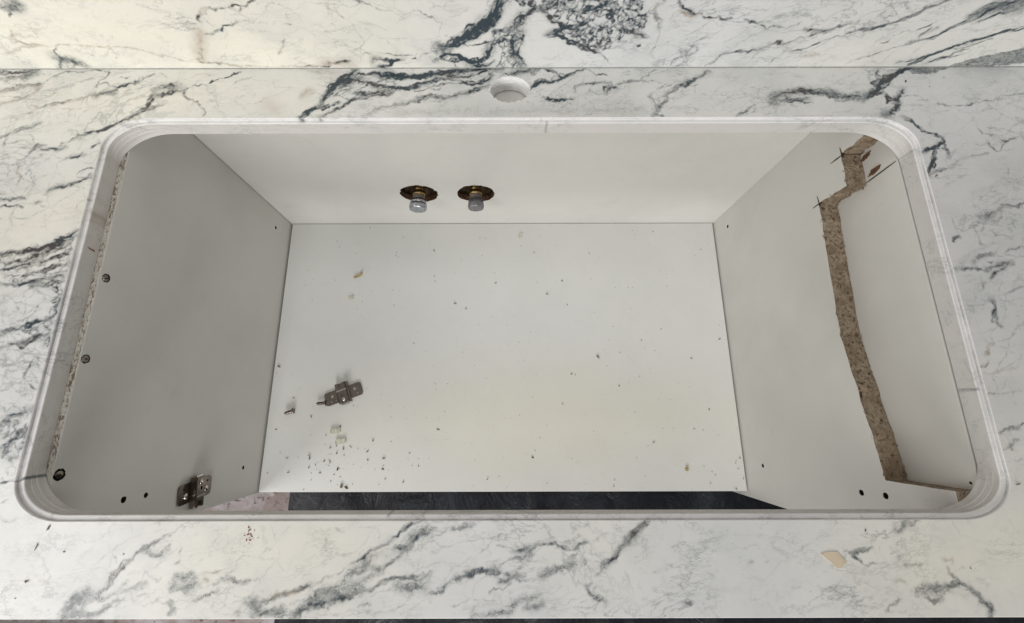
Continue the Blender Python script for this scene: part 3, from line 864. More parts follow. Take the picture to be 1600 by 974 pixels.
# left of the cut-out
C.brown(2.5, 0.35, (24, 190), (12, 212), (8, 230)); C.brown(1.6, 0.25, (0, 241), (15, 243), (30, 252)); C.brown(2.4, 0.55, (30, 252), (29, 265), (31, 275), (29, 290)); C.thin(1.6, 0.45, (30, 252), (45, 241), (58, 232)); C.thin(1.6, 0.4, (26, 252), (34, 250)); C.brown(2.5, 0.25, (0, 232), (30, 230), (50, 234))
C.braid(4, 0.6, (46, 237), (58, 230), (72, 228), n=4, cloud=0.35); C.braid(5, 0.55, (66, 233), (85, 234), (102, 230), n=5, cloud=0.35); C.thin(1.4, 0.35, (90, 228), (110, 219)); C.braid(3, 0.65, (104, 247), (118, 245), (133, 240), n=3, cloud=0.35); C.braid(3, 0.7, (140, 232), (148, 228), (156, 223), n=3, cloud=0.3)
C.thin(1.8, 0.65, (118, 272), (130, 266), (150, 263)); C.thin(1.6, 0.55, (119, 272), (124, 277), (136, 278), (146, 270)); C.braid(6, 0.6, (78, 298), (92, 292), (105, 288), (125, 283), (146, 277), n=6, cloud=0.4); C.thin(1.4, 0.3, (66, 305), (80, 298)); C.braid(4, 0.4, (52, 319), (60, 316), (68, 313), n=3, cloud=0.25)
C.braid(3, 0.65, (-2, 314), (18, 312), (38, 309), n=3, cloud=0.35); C.braid(2.5, 0.65, (-2, 324), (18, 323), (38, 324), n=3, cloud=0.3); C.thin(1.6, 0.5, (-2, 342), (4, 341)); C.thin(1.4, 0.4, (0, 306), (10, 304))
C.braid(5, 0.95, (-2, 398), (25, 395), (50, 391), (75, 384), (98, 374), (124, 358), n=9, w=1.9, cloud=0.55); C.braid(6, 0.75, (50, 396), (75, 388), (100, 378), (122, 368), n=7, cloud=0.4); C.braid(4, 0.8, (-2, 408), (25, 409), (55, 401), (85, 390), (110, 382), n=6, cloud=0.4); C.braid(4, 0.75, (-2, 421), (20, 419), (45, 411), (65, 403), n=5, cloud=0.4); C.braid(4, 0.7, (30, 422), (55, 412), (80, 405), (110, 396), n=5, cloud=0.35); C.braid(5, 0.6, (35, 432), (60, 425), (90, 416), (110, 410), n=6, cloud=0.35); C.braid(4, 0.7, (-2, 444), (25, 445), (50, 441), (75, 436), (105, 431), n=6, cloud=0.4); C.braid(5, 0.6, (45, 446), (75, 445), (100, 440), n=5, cloud=0.35)
C.network([(0, 398), (122, 362), (102, 436), (60, 446), (0, 445)], 9, 0.6, 1.4, aniso=(2.0, 0.7), ang=-0.28, cloud=0.22); C.network([(75, 440), (104, 432), (92, 484), (78, 500), (84, 460)], 7, 0.75, 1.6, cloud=0.25)
C.braid(5, 0.75, (92, 476), (86, 492), (72, 500), (55, 506), (30, 513), (-2, 522), n=6, cloud=0.35); C.thin(1.4, 0.45, (0, 511), (30, 503), (55, 485), (62, 478)); C.network([(30, 512), (84, 496), (80, 525), (74, 546), (60, 530), (36, 522)], 8, 0.75, 1.6, aniso=(1.4, 0.8), ang=-0.3, cloud=0.3); C.braid(6, 0.65, (20, 541), (40, 535), (60, 527), (76, 524), n=6, cloud=0.4); C.braid(4, 0.6, (-2, 545), (30, 537), (50, 530), n=4, cloud=0.3)
C.network([(0, 550), (74, 545), (60, 600), (50, 640), (0, 600)], 15, 0.38, 1.3, cloud=0.1); C.thin(1.4, 0.4, (0, 570), (25, 568)); C.thin(1.6, 0.5, (40, 600), (36, 585), (48, 572), (55, 555)); C.thin(1.4, 0.4, (0, 612), (20, 602), (38, 590)); C.thin(1.6, 0.5, (40, 600), (52, 606), (60, 605)); C.braid(5, 0.65, (10, 650), (25, 648), (38, 643), (52, 640), n=5, cloud=0.4); C.thin(1.4, 0.45, (35, 635), (40, 655)); C.network([(0, 655), (20, 650), (48, 665), (38, 700), (22, 722), (0, 715)], 8, 0.7, 1.5, aniso=(1.4, .8), ang=-0.6, cloud=0.35); C.braid(8, 0.65, (-2, 705), (15, 692), (30, 682), (42, 670), n=8, cloud=0.45); C.braid(5, 0.6, (-2, 662), (10, 655), (16, 650), n=4, cloud=0.35)
C.braid(2.5, 1.0, (-4, 756), (8, 754), (16, 752), (24, 750), n=3, w=1.9, cloud=0.3); C.thin(1.6, 0.5, (0, 748), (8, 746)); C.cloud(8, 0.15, (0, 780), (20, 770)); C.thin(1.3, 0.3, (0, 790), (14, 780)); C.thin(1.3, 0.3, (5, 817), (28, 812)); C.cloud(6, 0.2, (8, 816), (28, 808))
# front strip
C.braid(8, 0.6, (97, 965), (106, 950), (118, 938), (138, 928), n=9, cloud=0.6); C.network([(96, 965), (106, 944), (138, 926), (158, 924), (150, 942), (122, 957)], 7, 0.6, 1.5, aniso=(1.5, .8), ang=-0.5, cloud=0.45); C.braid(6, 0.75, (100, 962), (118, 962), (140, 962), (158, 957), n=6, cloud=0.5); C.braid(3, 0.65, (150, 960), (168, 947), (180, 940), (194, 937), n=4, cloud=0.3)
C.braid(6, 0.45, (145, 930), (160, 920), (172, 908), n=5, w=1.3, cloud=0.35); C.braid(5, 0.75, (168, 908), (180, 897), (190, 888), (206, 877), n=6, w=1.7, cloud=0.4); C.thin(1.8, 0.6, (206, 877), (212, 866), (230, 857)); C.braid(2.5, 0.75, (210, 866), (232, 855), (250, 845), (266, 838), n=3, cloud=0.25); C.thin(1.4, 0.4, (262, 838), (280, 830), (297, 823))
C.braid(6, 0.45, (222, 860), (238, 864), (252, 868), (262, 862), n=5, w=1.3, cloud=0.35); C.thin(1.6, 0.5, (240, 872), (258, 866)); C.thin(1.3, 0.35, (262, 858), (268, 848)); C.braid(5, 0.35, (150, 938), (172, 930), (190, 915), (198, 908), n=4, w=1.2, cloud=0.35); C.braid(4, 0.45, (178, 930), (200, 922), (215, 916), (232, 911), n=4, w=1.3, cloud=0.3); C.thin(1.8, 0.5, (212, 927), (230, 924)); C.thin(1.2, 0.25, (220, 888), (238, 902), (258, 898)); C.cloud(8, 0.25, (180, 918), (230, 912))
C.thin(1.3, 0.35, (222, 930), (238, 941), (250, 943)); C.thin(1.7, 0.6, (245, 943), (262, 942), (268, 940)); C.braid(5, 0.6, (265, 942), (270, 955), (262, 960), n=5, cloud=0.45); C.thin(1.2, 0.3, (270, 948), (290, 942)); C.braid(8, 0.5, (276, 903), (290, 904), (300, 900), n=5, w=1.4, cloud=0.6); C.braid(9, 0.4, (272, 916), (285, 918), (302, 914), n=5, w=1.4, cloud=0.6); C.thin(1.2, 0.3, (300, 898), (315, 896)); C.brown(2, 0.4, (315, 897), (335, 897), (354, 892)); C.thin(1.5, 0.4, (300, 922), (306, 920)); C.thin(1.5, 0.4, (272, 884), (282, 876))
C.cloud(5, 0.3, (288, 938), (305, 935), (330, 929)); C.braid(3, 0.6, (300, 939), (315, 934), (328, 929), (343, 926), n=4, cloud=0.3); C.thin(1.3, 0.3, (343, 926), (358, 928), (372, 933), (382, 937)); C.braid(8, 0.6, (384, 940), (396, 942), (404, 952), n=6, cloud=0.5); C.cloud(10, 0.35, (372, 960), (378, 948)); C.thin(1.4, 0.4, (322, 918), (345, 910)); C.braid(4, 0.6, (345, 909), (362, 906), (375, 911), (388, 907), n=4, cloud=0.3); C.thin(1.3, 0.35, (388, 907), (405, 907)); C.brown(3, 0.3, (318, 905), (325, 910)); C.thin(1.3, 0.3, (322, 905), (327, 913))
C.brown(1.5, 0.15, (0, 864), (30, 868), (46, 880), (58, 902), (75, 912), (115, 920)); C.cloud(5, 0.12, (55, 893), (70, 876)); C.cloud(8, 0.1, (160, 838), (178, 837)); C.cloud(10, 0.1, (90, 862), (120, 858))
for q in ((340, 858), (348, 862), (352, 864), (369, 862), (370, 864), (330, 866), (362, 856)):
    C.stain(0, 0.5, 2.0, q)
# front strip, middle
C.braid(4, 0.55, (398, 946), (425, 935), (450, 928), (470, 920), n=5, w=1.5, cloud=0.3); C.brown(4, 0.45, (405, 942), (430, 932), (455, 928), (480, 916)); C.braid(4, 0.7, (462, 925), (472, 918), (486, 913), n=4, cloud=0.3); C.brown(2, 0.5, (488, 914), (505, 906), (520, 898)); C.thin(1.4, 0.4, (495, 914), (508, 905)); C.braid(6, 0.6, (400, 960), (420, 958), (442, 958), n=6, cloud=0.5); C.braid(8, 0.6, (398, 945), (404, 955), (412, 955), n=6, cloud=0.5); C.thin(1.2, 0.25, (475, 905), (495, 890), (515, 875)); C.thin(1.6, 0.35, (522, 868), (545, 863)); C.cloud(6, 0.2, (500, 880), (545, 864))
C.patch([(466, 958), (485, 940), (500, 926), (530, 915), (545, 893), (585, 866), (575, 892), (552, 905), (552, 922), (520, 935)], 1, 0.30, 0.30); C.braid(10, 0.55, (458, 966), (472, 952), (490, 938), (503, 926), (520, 921), (550, 921), n=9, w=1.5, cloud=0.4); C.braid(5, 0.75, (460, 963), (480, 950), (505, 944), (530, 935), (555, 925), (565, 922), n=8, w=1.7, cloud=0.45); C.braid(6, 0.6, (470, 952), (495, 945), (520, 934), n=6, cloud=0.3); C.braid(3, 0.65, (556, 925), (580, 920), (600, 908), (620, 905), (645, 902), n=4, cloud=0.3); C.braid(3, 0.55, (600, 908), (630, 903), (655, 899), (675, 898), n=4, cloud=0.35)
C.thin(1.5, 0.4, (520, 897), (550, 882)); C.braid(3, 0.75, (550, 882), (575, 868), (598, 852), (615, 842), n=4, w=1.6, cloud=0.3); C.braid(4, 0.7, (612, 842), (630, 828), (642, 818), (655, 814), n=5, cloud=0.35); C.braid(5, 0.55, (548, 896), (570, 890), (575, 880), (590, 868), n=5, cloud=0.3); C.braid(3, 0.65, (572, 887), (590, 887), (612, 876), (628, 866), n=4, cloud=0.3); C.braid(6, 0.75, (626, 862), (636, 852), (648, 843), (660, 834), (672, 828), n=7, cloud=0.4); C.braid(5, 0.55, (645, 835), (665, 830), (682, 825), n=5, cloud=0.4); C.braid(3, 0.65, (615, 856), (628, 853), (634, 860), n=4, cloud=0.3); C.patch([(555, 895), (590, 865), (625, 845), (650, 825), (665, 835), (630, 862), (600, 885)], 1, 0.16, 0.2)
C.braid(4, 0.45, (548, 917), (565, 909), (585, 897), (600, 890), n=4, w=1.3, cloud=0.3); C.braid(9, 0.6, (620, 916), (635, 918), (650, 914), (662, 918), n=7, w=1.6, cloud=0.4); C.cloud(7, 0.3, (640, 905), (672, 897)); C.thin(2, 0.5, (668, 905), (672, 905)); C.cloud(7, 0.35, (568, 946), (580, 940)); C.thin(1.5, 0.35, (566, 948), (582, 940)); C.cloud(5, 0.15, (585, 945), (600, 942)); C.brown(1.5, 0.25, (670, 940), (676, 942))
C.braid(3, 0.7, (670, 929), (690, 921), (703, 911), (718, 905), n=4, w=1.6, cloud=0.3); C.braid(7, 0.75, (712, 904), (728, 897), (745, 895), (760, 894), (776, 892), n=10, w=1.6, cloud=0.55); C.braid(3, 0.75, (706, 901), (725, 900), (740, 893), (760, 892), n=4); C.thin(2, 0.6, (774, 891), (782, 900), (788, 898)); C.braid(4, 0.65, (780, 908), (790, 907), (802, 902), n=5, cloud=0.3); C.thin(1.5, 0.45, (758, 930), (775, 920), (800, 913)); C.thin(1.2, 0.3, (735, 955), (752, 937)); C.thin(1.2, 0.25, (755, 882), (785, 876))
C.braid(4, 0.5, (706, 826), (722, 823), (740, 816), n=4, cloud=0.35); C.thin(1.3, 0.35, (680, 836), (706, 826)); C.thin(1.8, 0.55, (768, 843), (778, 838), (785, 832)); C.thin(1.6, 0.5, (776, 850), (792, 854), (800, 858)); C.thin(1.6, 0.5, (782, 886), (790, 880), (800, 874)); C.cloud(8, 0.2, (725, 950), (800, 940)); C.braid(5, 0.35, (740, 962), (765, 960), (800, 955), n=4, cloud=0.3); C.cloud(7, 0.2, (510, 828), (535, 832)); C.thin(1.5, 0.3, (515, 826), (532, 832)); C.cloud(8, 0.2, (408, 822), (416, 850))
C.braid(3, 0.7, (798, 875), (815, 868), (830, 856), (845, 851), n=4, cloud=0.3); C.braid(2, 0.85, (842, 852), (862, 850), (880, 855), (898, 858), n=3, w=1.6, cloud=0.25); C.braid(3, 0.65, (798, 864), (818, 857), (836, 853), n=4, cloud=0.3); C.braid(4, 0.6, (825, 870), (830, 862), (836, 856), n=4, cloud=0.3); C.braid(4, 0.6, (895, 860), (905, 854), (915, 848), n=5, cloud=0.4); C.thin(1.6, 0.5, (890, 872), (900, 866), (904, 858)); C.thin(1.6, 0.5, (903, 874), (910, 882), (905, 892), (914, 896)); C.thin(1.4, 0.4, (910, 884), (918, 877)); C.cloud(6, 0.3, (885, 845), (910, 838)); C.thin(1.3, 0.3, (885, 846), (908, 838))
C.braid(8, 0.45, (850, 898), (865, 892), (880, 888), (895, 882), n=6, w=1.3, cloud=0.5); C.thin(1.6, 0.55, (834, 908), (850, 906)); C.cloud(6, 0.3, (898, 832), (912, 822), (920, 815)); C.thin(1.5, 0.4, (911, 823), (918, 817)); C.thin(1.2, 0.3, (925, 846), (940, 838), (955, 830)); C.cloud(6, 0.2, (922, 848), (950, 834))
C.braid(3, 0.6, (930, 899), (940, 891), (944, 884), n=3, cloud=0.3); C.braid(5, 0.75, (943, 886), (955, 875), (966, 863), (975, 854), n=6, w=1.6, cloud=0.5); C.braid(8, 0.7, (970, 858), (980, 847), (992, 834), (1003, 822), (1013, 813), n=9, w=1.6, cloud=0.65); C.thin(1.4, 0.4, (992, 818), (1000, 813))
C.thin(1.5, 0.45, (922, 908), (918, 918)); C.braid(3, 0.65, (918, 916), (924, 926), (933, 932), n=3, cloud=0.35); C.braid(4, 0.55, (932, 931), (940, 936), (947, 943), n=4, cloud=0.3); C.thin(1.4, 0.4, (904, 937), (920, 935)); C.thin(1.4, 0.4, (927, 954), (935, 945)); C.thin(1.4, 0.5, (948, 958), (949, 964)); C.braid(6, 0.4, (798, 948), (815, 938), (840, 932), n=5, w=1.3, cloud=0.4); C.thin(1.6, 0.5, (830, 935), (842, 932)); C.braid(5, 0.45, (820, 953), (838, 949), (846, 944), n=5, w=1.3, cloud=0.4); C.braid(6, 0.45, (796, 905), (806, 902), (818, 900), n=5, cloud=0.4); C.cloud(10, 0.2, (800, 925), (820, 915))
C.cloud(5, 0.45, (1068, 944), (1082, 946)); C.thin(2.5, 0.45, (1070, 945), (1084, 944)); C.brown(2, 0.3, (1068, 948), (1080, 950))
for q in ((1040, 890), (1046, 882), (1020, 896), (1092, 848), (1102, 855), (1138, 860), (1184, 838), (1196, 878), (1025, 946), (1005, 936), (1170, 880), (1135, 832)):
    C.cloud(4, 0.4, q, (q[0] + 4, q[1] - 2))
C.cloud(8, 0.15, (1030, 892), (1080, 862), (1130, 838)); C.cloud(16, 0.10, (1110, 930), (1160, 915))
# front strip, right
C.braid(4, 0.6, (1400, 828), (1408, 824), (1412, 818), (1424, 815), n=5, cloud=0.4); C.thin(1.7, 0.6, (1420, 820), (1430, 818), (1438, 814)); C.thin(1.2, 0.3, (1365, 842), (1385, 832), (1402, 827)); C.brown(2, 0.4, (1362, 846), (1372, 842)); C.braid(2.5, 0.75, (1327, 863), (1335, 861), (1350, 860), (1364, 857), n=3, cloud=0.3); C.braid(4, 0.75, (1336, 864), (1331, 869), (1340, 874), (1348, 877), n=4, cloud=0.4); C.thin(1.5, 0.4, (1348, 878), (1368, 880), (1388, 878)); C.brown(2, 0.25, (1412, 882), (1440, 882)); C.thin(1.6, 0.4, (1425, 886), (1440, 882)); C.cloud(7, 0.3, (1418, 884), (1440, 882)); C.brown(4, 0.25, (1402, 912), (1412, 908), (1420, 911)); C.cloud(6, 0.25, (1402, 911), (1418, 908)); C.cloud(12, 0.12, (1320, 852), (1360, 850))
C.brown(2, 0.5, (1384, 960), (1398, 948), (1407, 935)); C.thin(1.4, 0.45, (1384, 960), (1398, 948), (1408, 934)); C.thin(1.5, 0.4, (1418, 926), (1428, 921)); C.cloud(5, 0.25, (1384, 955), (1408, 934)); C.brown(3, 0.5, (1472, 875), (1480, 878), (1487, 876), (1485, 885)); C.thin(1.4, 0.4, (1478, 886), (1488, 897), (1498, 907)); C.brown(2, 0.35, (1478, 886), (1498, 907)); C.thin(1.6, 0.45, (1490, 900), (1500, 908))
C.braid(5, 0.65, (1433, 927), (1445, 921), (1462, 921), (1482, 917), n=6, cloud=0.5); C.braid(4, 0.7, (1480, 917), (1497, 914), (1512, 918), (1522, 925), n=5, cloud=0.4); C.braid(5, 0.75, (1515, 920), (1528, 932), (1538, 945), (1547, 953), (1549, 964), n=7, w=1.6, cloud=0.5); C.braid(3, 0.65, (1434, 928), (1445, 934), (1457, 939), (1472, 936), n=4, cloud=0.4); C.patch([(1440, 926), (1458, 920), (1480, 919), (1474, 932), (1452, 936)], 1, 0.35, 0.4); C.cloud(14, 0.28, (1450, 928), (1475, 930)); C.cloud(12, 0.18, (1490, 925), (1515, 930))
C.cloud(6, 0.25, (1258, 958), (1280, 950), (1302, 941)); C.cloud(6, 0.25, (1315, 945), (1345, 938), (1365, 932)); C.thin(1.3, 0.3, (1325, 944), (1350, 936), (1366, 932)); C.thin(1.6, 0.4, (1487, 814), (1490, 822), (1498, 830)); C.cloud(5, 0.2, (1450, 855), (1455, 845)); C.cloud(5, 0.15, (1575, 862), (1600, 866)); C.thin(1.2, 0.25, (1585, 863), (1600, 865)); C.cloud(5, 0.25, (1240, 920), (1255, 916)); C.cloud(4, 0.3, (1515, 815), (1517, 817)); C.stain(2, 0.0, 5, (1500, 800))
# fine branching net between the bold veins
C.network([(0, 112), (235, 112), (170, 190), (130, 330), (0, 385)], 30, 0.34, 1.1, reach=1.7, drop=0.25, aniso=(1.6, 0.75), ang=-0.35, cloud=0.10)
C.network([(0, 450), (80, 450), (20, 745), (0, 745)], 18, 0.36, 1.1, reach=1.8, drop=0.2, aniso=(1.3, 0.8), ang=-0.4, cloud=0.12)
C.network([(250, 112), (470, 112), (440, 182), (250, 182)], 34, 0.25, 1.0, reach=1.7, drop=0.4, aniso=(1.6, 0.7), ang=-0.4, cloud=0.06)
C.network([(850, 108), (1380, 108), (1360, 182), (840, 182)], 30, 0.28, 1.0, reach=1.7, drop=0.35, aniso=(1.6, 0.7), ang=-0.35, cloud=0.08)
C.network([(1445, 180), (1600, 120), (1600, 740), (1580, 740)], 34, 0.28, 1.0, reach=1.7, drop=0.4, aniso=(1.4, 0.8), ang=-0.5, cloud=0.08)
C.network([(120, 822), (960, 822), (960, 962), (120, 962)], 36, 0.34, 1.1, reach=1.7, drop=0.35, aniso=(1.7, 0.7), ang=-0.5, cloud=0.08)
C.network([(960, 822), (1560, 822), (1560, 962), (960, 962)], 46, 0.22, 1.0, reach=1.6, drop=0.5, aniso=(1.7, 0.7), ang=-0.45, cloud=0.06)
B.network([(310, 0), (760, 0), (680, 100), (310, 104)], 34, 0.26, 1.0, reach=1.7, drop=0.4, aniso=(1.6, 0.7), ang=0.25, cloud=0.06)
B.network([(1015, 0), (1600, 0), (1600, 100), (1015, 104)], 30, 0.30, 1.0, reach=1.7, drop=0.35, aniso=(2.2, 0.6), ang=-0.38, cloud=0.08)
# outside the photographed part
for k in range(10):
    ax, ay = rng.uniform(-260, -60), rng.uniform(100, 900)
    C.braid(5, 0.5, (ax, ay), (ax + 60, ay - 20), (ax + 130, ay - 45))
    ax = rng.uniform(1640, 1750)
    C.braid(4, 0.45, (ax, ay), (ax + 60, ay - 25), (ax + 130, ay - 40))
# --- lines that cross the sawn rim of the cut-out
RF = Field(XA, XB, Y_FRONT - 0.002, Y_WALL + 0.002, lambda x, y: onz(x, y)[:2])
RF.thin(2.0, 0.95, (12, 752), (24, 750), (40, 748), (56, 747)); RF.thin(1.4, 0.5, (75, 804), (78, 816)); RF.thin(1.3, 0.45, (72, 560), (84, 567), (96, 585))
RF.thin(1.4, 0.5, (845, 183), (853, 188), (858, 189)); RF.thin(1.2, 0.4, (615, 196), (624, 200)); RF.thin(1.4, 0.55, (1512, 613), (1524, 613), (1532, 608), (1538, 598)); RF.thin(1.3, 0.4, (1534, 750), (1550, 753), (1568, 752)); RF.thin(1.6, 0.5, (606, 804), (609, 812)); RF.thin(1.4, 0.4, (660, 804), (664, 812)); RF.thin(1.2, 0.4, (1347, 800), (1350, 808), (1356, 815))
RF.thin(1.2, 0.3, (1080, 194), (1100, 196)); RF.thin(1.2, 0.3, (1185, 196), (1205, 197)); RF.brown(6, 0.55, (1378, 206), (1392, 212), (1400, 224), (1405, 238)); RF.thin(2.5, 0.5, (1380, 207), (1394, 215), (1404, 236)); RF.thin(1.3, 0.45, (1340, 206), (1352, 194)); RF.thin(1.6, 0.5, (1400, 246), (1412, 236), (1438, 232)); RF.cloud(14, 0.3, (60, 790), (90, 806)); RF.brown(2, 0.4, (136, 345), (141, 300)); RF.brown(1.8, 0.35, (158, 240), (160, 226)); RF.thin(1.2, 0.3, (200, 205), (225, 198)); RF.thin(1.6, 0.6, (138, 310), (140, 312))
RF.thin(1.0, 0.35, (320, 184), (318, 190)); RF.thin(2.0, 0.5, (466, 185), (474, 186)); RF.thin(1.8, 0.5, (498, 185), (506, 186))

CF.finish()
_v = CF.v0 + np.arange(CF.ny) * RES
CF.ch[0] *= np.where(_v < -0.07, 0.74, 1.0).astype(np.float32)[:, None]     # the front of the slab is paler-veined
BF.finish()

# ------------------------------------------------------------------ setting
floor_me = box_mesh('floor', (-1.8, -1.9, Z_ROOM - 0.03), (1.8, 0.36, Z_ROOM), 0)
room = link('floor', floor_me, M_ROOM)
tag(room, 'worn pinkish grey stone floor seen below the cabinet', 'floor', kind='structure')
bm = bmesh.new()
box(bm, (-1.8, 0.352, Z_ROOM), (1.8, 0.40, 0.5))
wall = link('wall', bm_mesh('wall', bm), M_PLASTER)
tag(wall, 'brown rough wall behind the cabinet and backsplash', 'wall', kind='structure')

# black film on the floor
nx, ny = 260, 130
xs = np.linspace(-0.352, 1.3, nx)
ys = np.linspace(-1.1, 0.30, ny)
nz = noise2(ny, nx, 26, 5)
cr = np.abs(noise2(ny, nx, 40, 4) - 0.5)
zz = Z_ROOM + 0.004 + 0.010 * np.clip(nz - 0.3, 0, 1) + 0.012 * np.clip(0.08 - cr, 0, 1) / 0.08 * nz
V, Fc = [], []
for j in range(ny):
    for i in range(nx):
        V.append((xs[i] + (0.012 * ys[j] if i == 0 else 0) + (0.004 * (nz[j, 0] - 0.5) if i < 3 else 0), ys[j], zz[j, i]))
for j in range(ny - 1):
    for i in range(nx - 1):
        k = j * nx + i
        Fc.append((k, k + 1, k + nx + 1, k + nx))
sheet = link('plastic_sheet', mesh_from('plastic_sheet', V, Fc, True), M_FILM)
tag(sheet, 'creased black plastic sheet covering the floor in front of the cabinet', 'plastic sheet')

# a dark batten on the floor at the far left, only its edge shows past the counter
bat = link('wooden_batten', box_mesh('wooden_batten', (-0.86, -0.42, Z_ROOM + 0.001), (-0.60, -0.315, Z_ROOM + 0.03), 0.002), M_WOOD)
tag(bat, 'dark brown wooden batten on the stone floor, below the left end of the counter', 'batten')

# ------------------------------------------------------------------ countertop
counter = empty('marble_countertop', (0, 0, 0))
tag(counter, 'white marble countertop with dark veins and a large rounded sink cut-out', 'countertop')
x0, x1, y0, y1 = CUT
FAUC = (0.0062, 0.3003, 0.0188, 0.0149)


def axis_steps(a, b, fine_a, fine_b, step, coarse):
    parts = []
    if a < fine_a:
        parts.append(np.linspace(a, fine_a, int((fine_a - a) / coarse) + 1, endpoint=False))
    parts.append(np.linspace(fine_a, fine_b, int((fine_b - fine_a) / step) + 1))
    if b > fine_b:
        parts.append(np.linspace(fine_b, b, int((b - fine_b) / coarse) + 1)[1:])
    return np.concatenate(parts)


gx = axis_steps(XA, XB, -0.50, 0.515, 0.00075, 0.004)
gy = axis_steps(Y_FRONT, Y_WALL, Y_FRONT, Y_WALL, 0.00075, 0.004)
X, Y = np.meshgrid(gx, gy)


def in_cut(X, Y):
    inside = (X > x0) & (X < x1) & (Y > y0) & (Y < y1)
    cxn = np.clip(X, x0 + CRX, x1 - CRX)
    cyn = np.clip(Y, y0 + CRY, y1 - CRY)
    e = ((X - cxn) / CRX) ** 2 + ((Y - cyn) / CRY) ** 2
    return inside & (e < 1 - 1e-6)


hole1 = in_cut(X, Y)
hole2 = ((X - FAUC[0]) / FAUC[2]) ** 2 + ((Y - FAUC[1]) / FAUC[3]) ** 2 < 1
hole = hole1 | hole2
keep = ~(hole[:-1, :-1] & hole[1:, :-1] & hole[:-1, 1:] & hole[1:, 1:])
used = np.zeros(hole.shape, bool)
used[:-1, :-1] |= keep
used[1:, :-1] |= keep
used[:-1, 1:] |= keep
used[1:, 1:] |= keep
# vertices of kept cells that fall inside a hole slide onto its edge
ii = np.argwhere(used & hole)
for (j, i) in ii:
    px, py = X[j, i], Y[j, i]
    if hole2[j, i]:
        dx, dy = (px - FAUC[0]) / FAUC[2], (py - FAUC[1]) / FAUC[3]
        r = math.hypot(dx, dy) + 1e-9
        X[j, i], Y[j, i] = FAUC[0] + FAUC[2] * dx / r, FAUC[1] + FAUC[3] * dy / r
    else:
        cxn = min(max(px, x0 + CRX), x1 - CRX)
        cyn = min(max(py, y0 + CRY), y1 - CRY)
        if cxn != px and cyn != py:
            dx, dy = (px - cxn) / CRX, (py - cyn) / CRY
            r = math.hypot(dx, dy) + 1e-9
            X[j, i], Y[j, i] = cxn + CRX * dx / r, cyn + CRY * dy / r
        else:
            ds = [(px - x0, 0), (x1 - px, 1), (py - y0, 2), (y1 - py, 3)]
            k = min(ds)[1]
            if k == 0:
                X[j, i] = x0
            elif k == 1:
                X[j, i] = x1
            elif k == 2:
                Y[j, i] = y0
            else:
                Y[j, i] = y1
idx = -np.ones(hole.shape, int)
idx[used] = np.arange(used.sum())
vx = np.stack([X[used], Y[used], np.zeros(used.sum())], 1).astype(np.float32)
q = np.stack([idx[:-1, :-1][keep], idx[:-1, 1:][keep], idx[1:, 1:][keep], idx[1:, :-1][keep]], 1).astype(np.int32)


def quads_mesh(name, vx, q):
    me = bpy.data.meshes.new(name)
    me.vertices.add(len(vx))
    me.vertices.foreach_set('co', vx.astype(np.float32).ravel())
    me.loops.add(q.size)
    me.loops.foreach_set('vertex_index', q.astype(np.int32).ravel())
    me.polygons.add(len(q))
    me.polygons.foreach_set('loop_start', np.arange(0, q.size, 4, dtype=np.int32))
    me.update(calc_edges=True)
    me.polygons.foreach_set('use_smooth', [False] * len(me.polygons))
    return me


me = quads_mesh('slab_surface', vx, q)
set_marble(me, CF, vx[:, 0], vx[:, 1])
link('slab_surface', me, M_MARBLE, counter)


def rrect(off, rx, ry, n=64, step=0.0015):
    """rounded rectangle loop, always the same count"""
    a0, a1, b0, b1 = x0 + off, x1 - off, y0 + off, y1 - off
    NX, NY = 460, 210
    pts = []
    for (cx, cy, s) in ((a1 - rx, b1 - ry, 0), (a0 + rx, b1 - ry, 1), (a0 + rx, b0 + ry, 2), (a1 - rx, b0 + ry, 3)):
        for k in range(n + 1):
            a = math.pi / 2 * (s + k / n)
            pts.append((cx + rx * math.cos(a), cy + ry * math.sin(a)))
        nxt = {0: (a0 + rx, b1), 1: (a0, b0 + ry), 2: (a1 - rx, b0), 3: (a1, b1 - ry)}[s]
        cur = pts[-1]
        K = NX if s in (0, 2) else NY
        for k in range(1, K):
            t = k / K
            pts.append((cur[0] + (nxt[0] - cur[0]) * t, cur[1] + (nxt[1] - cur[1]) * t))
    return np.array(pts)


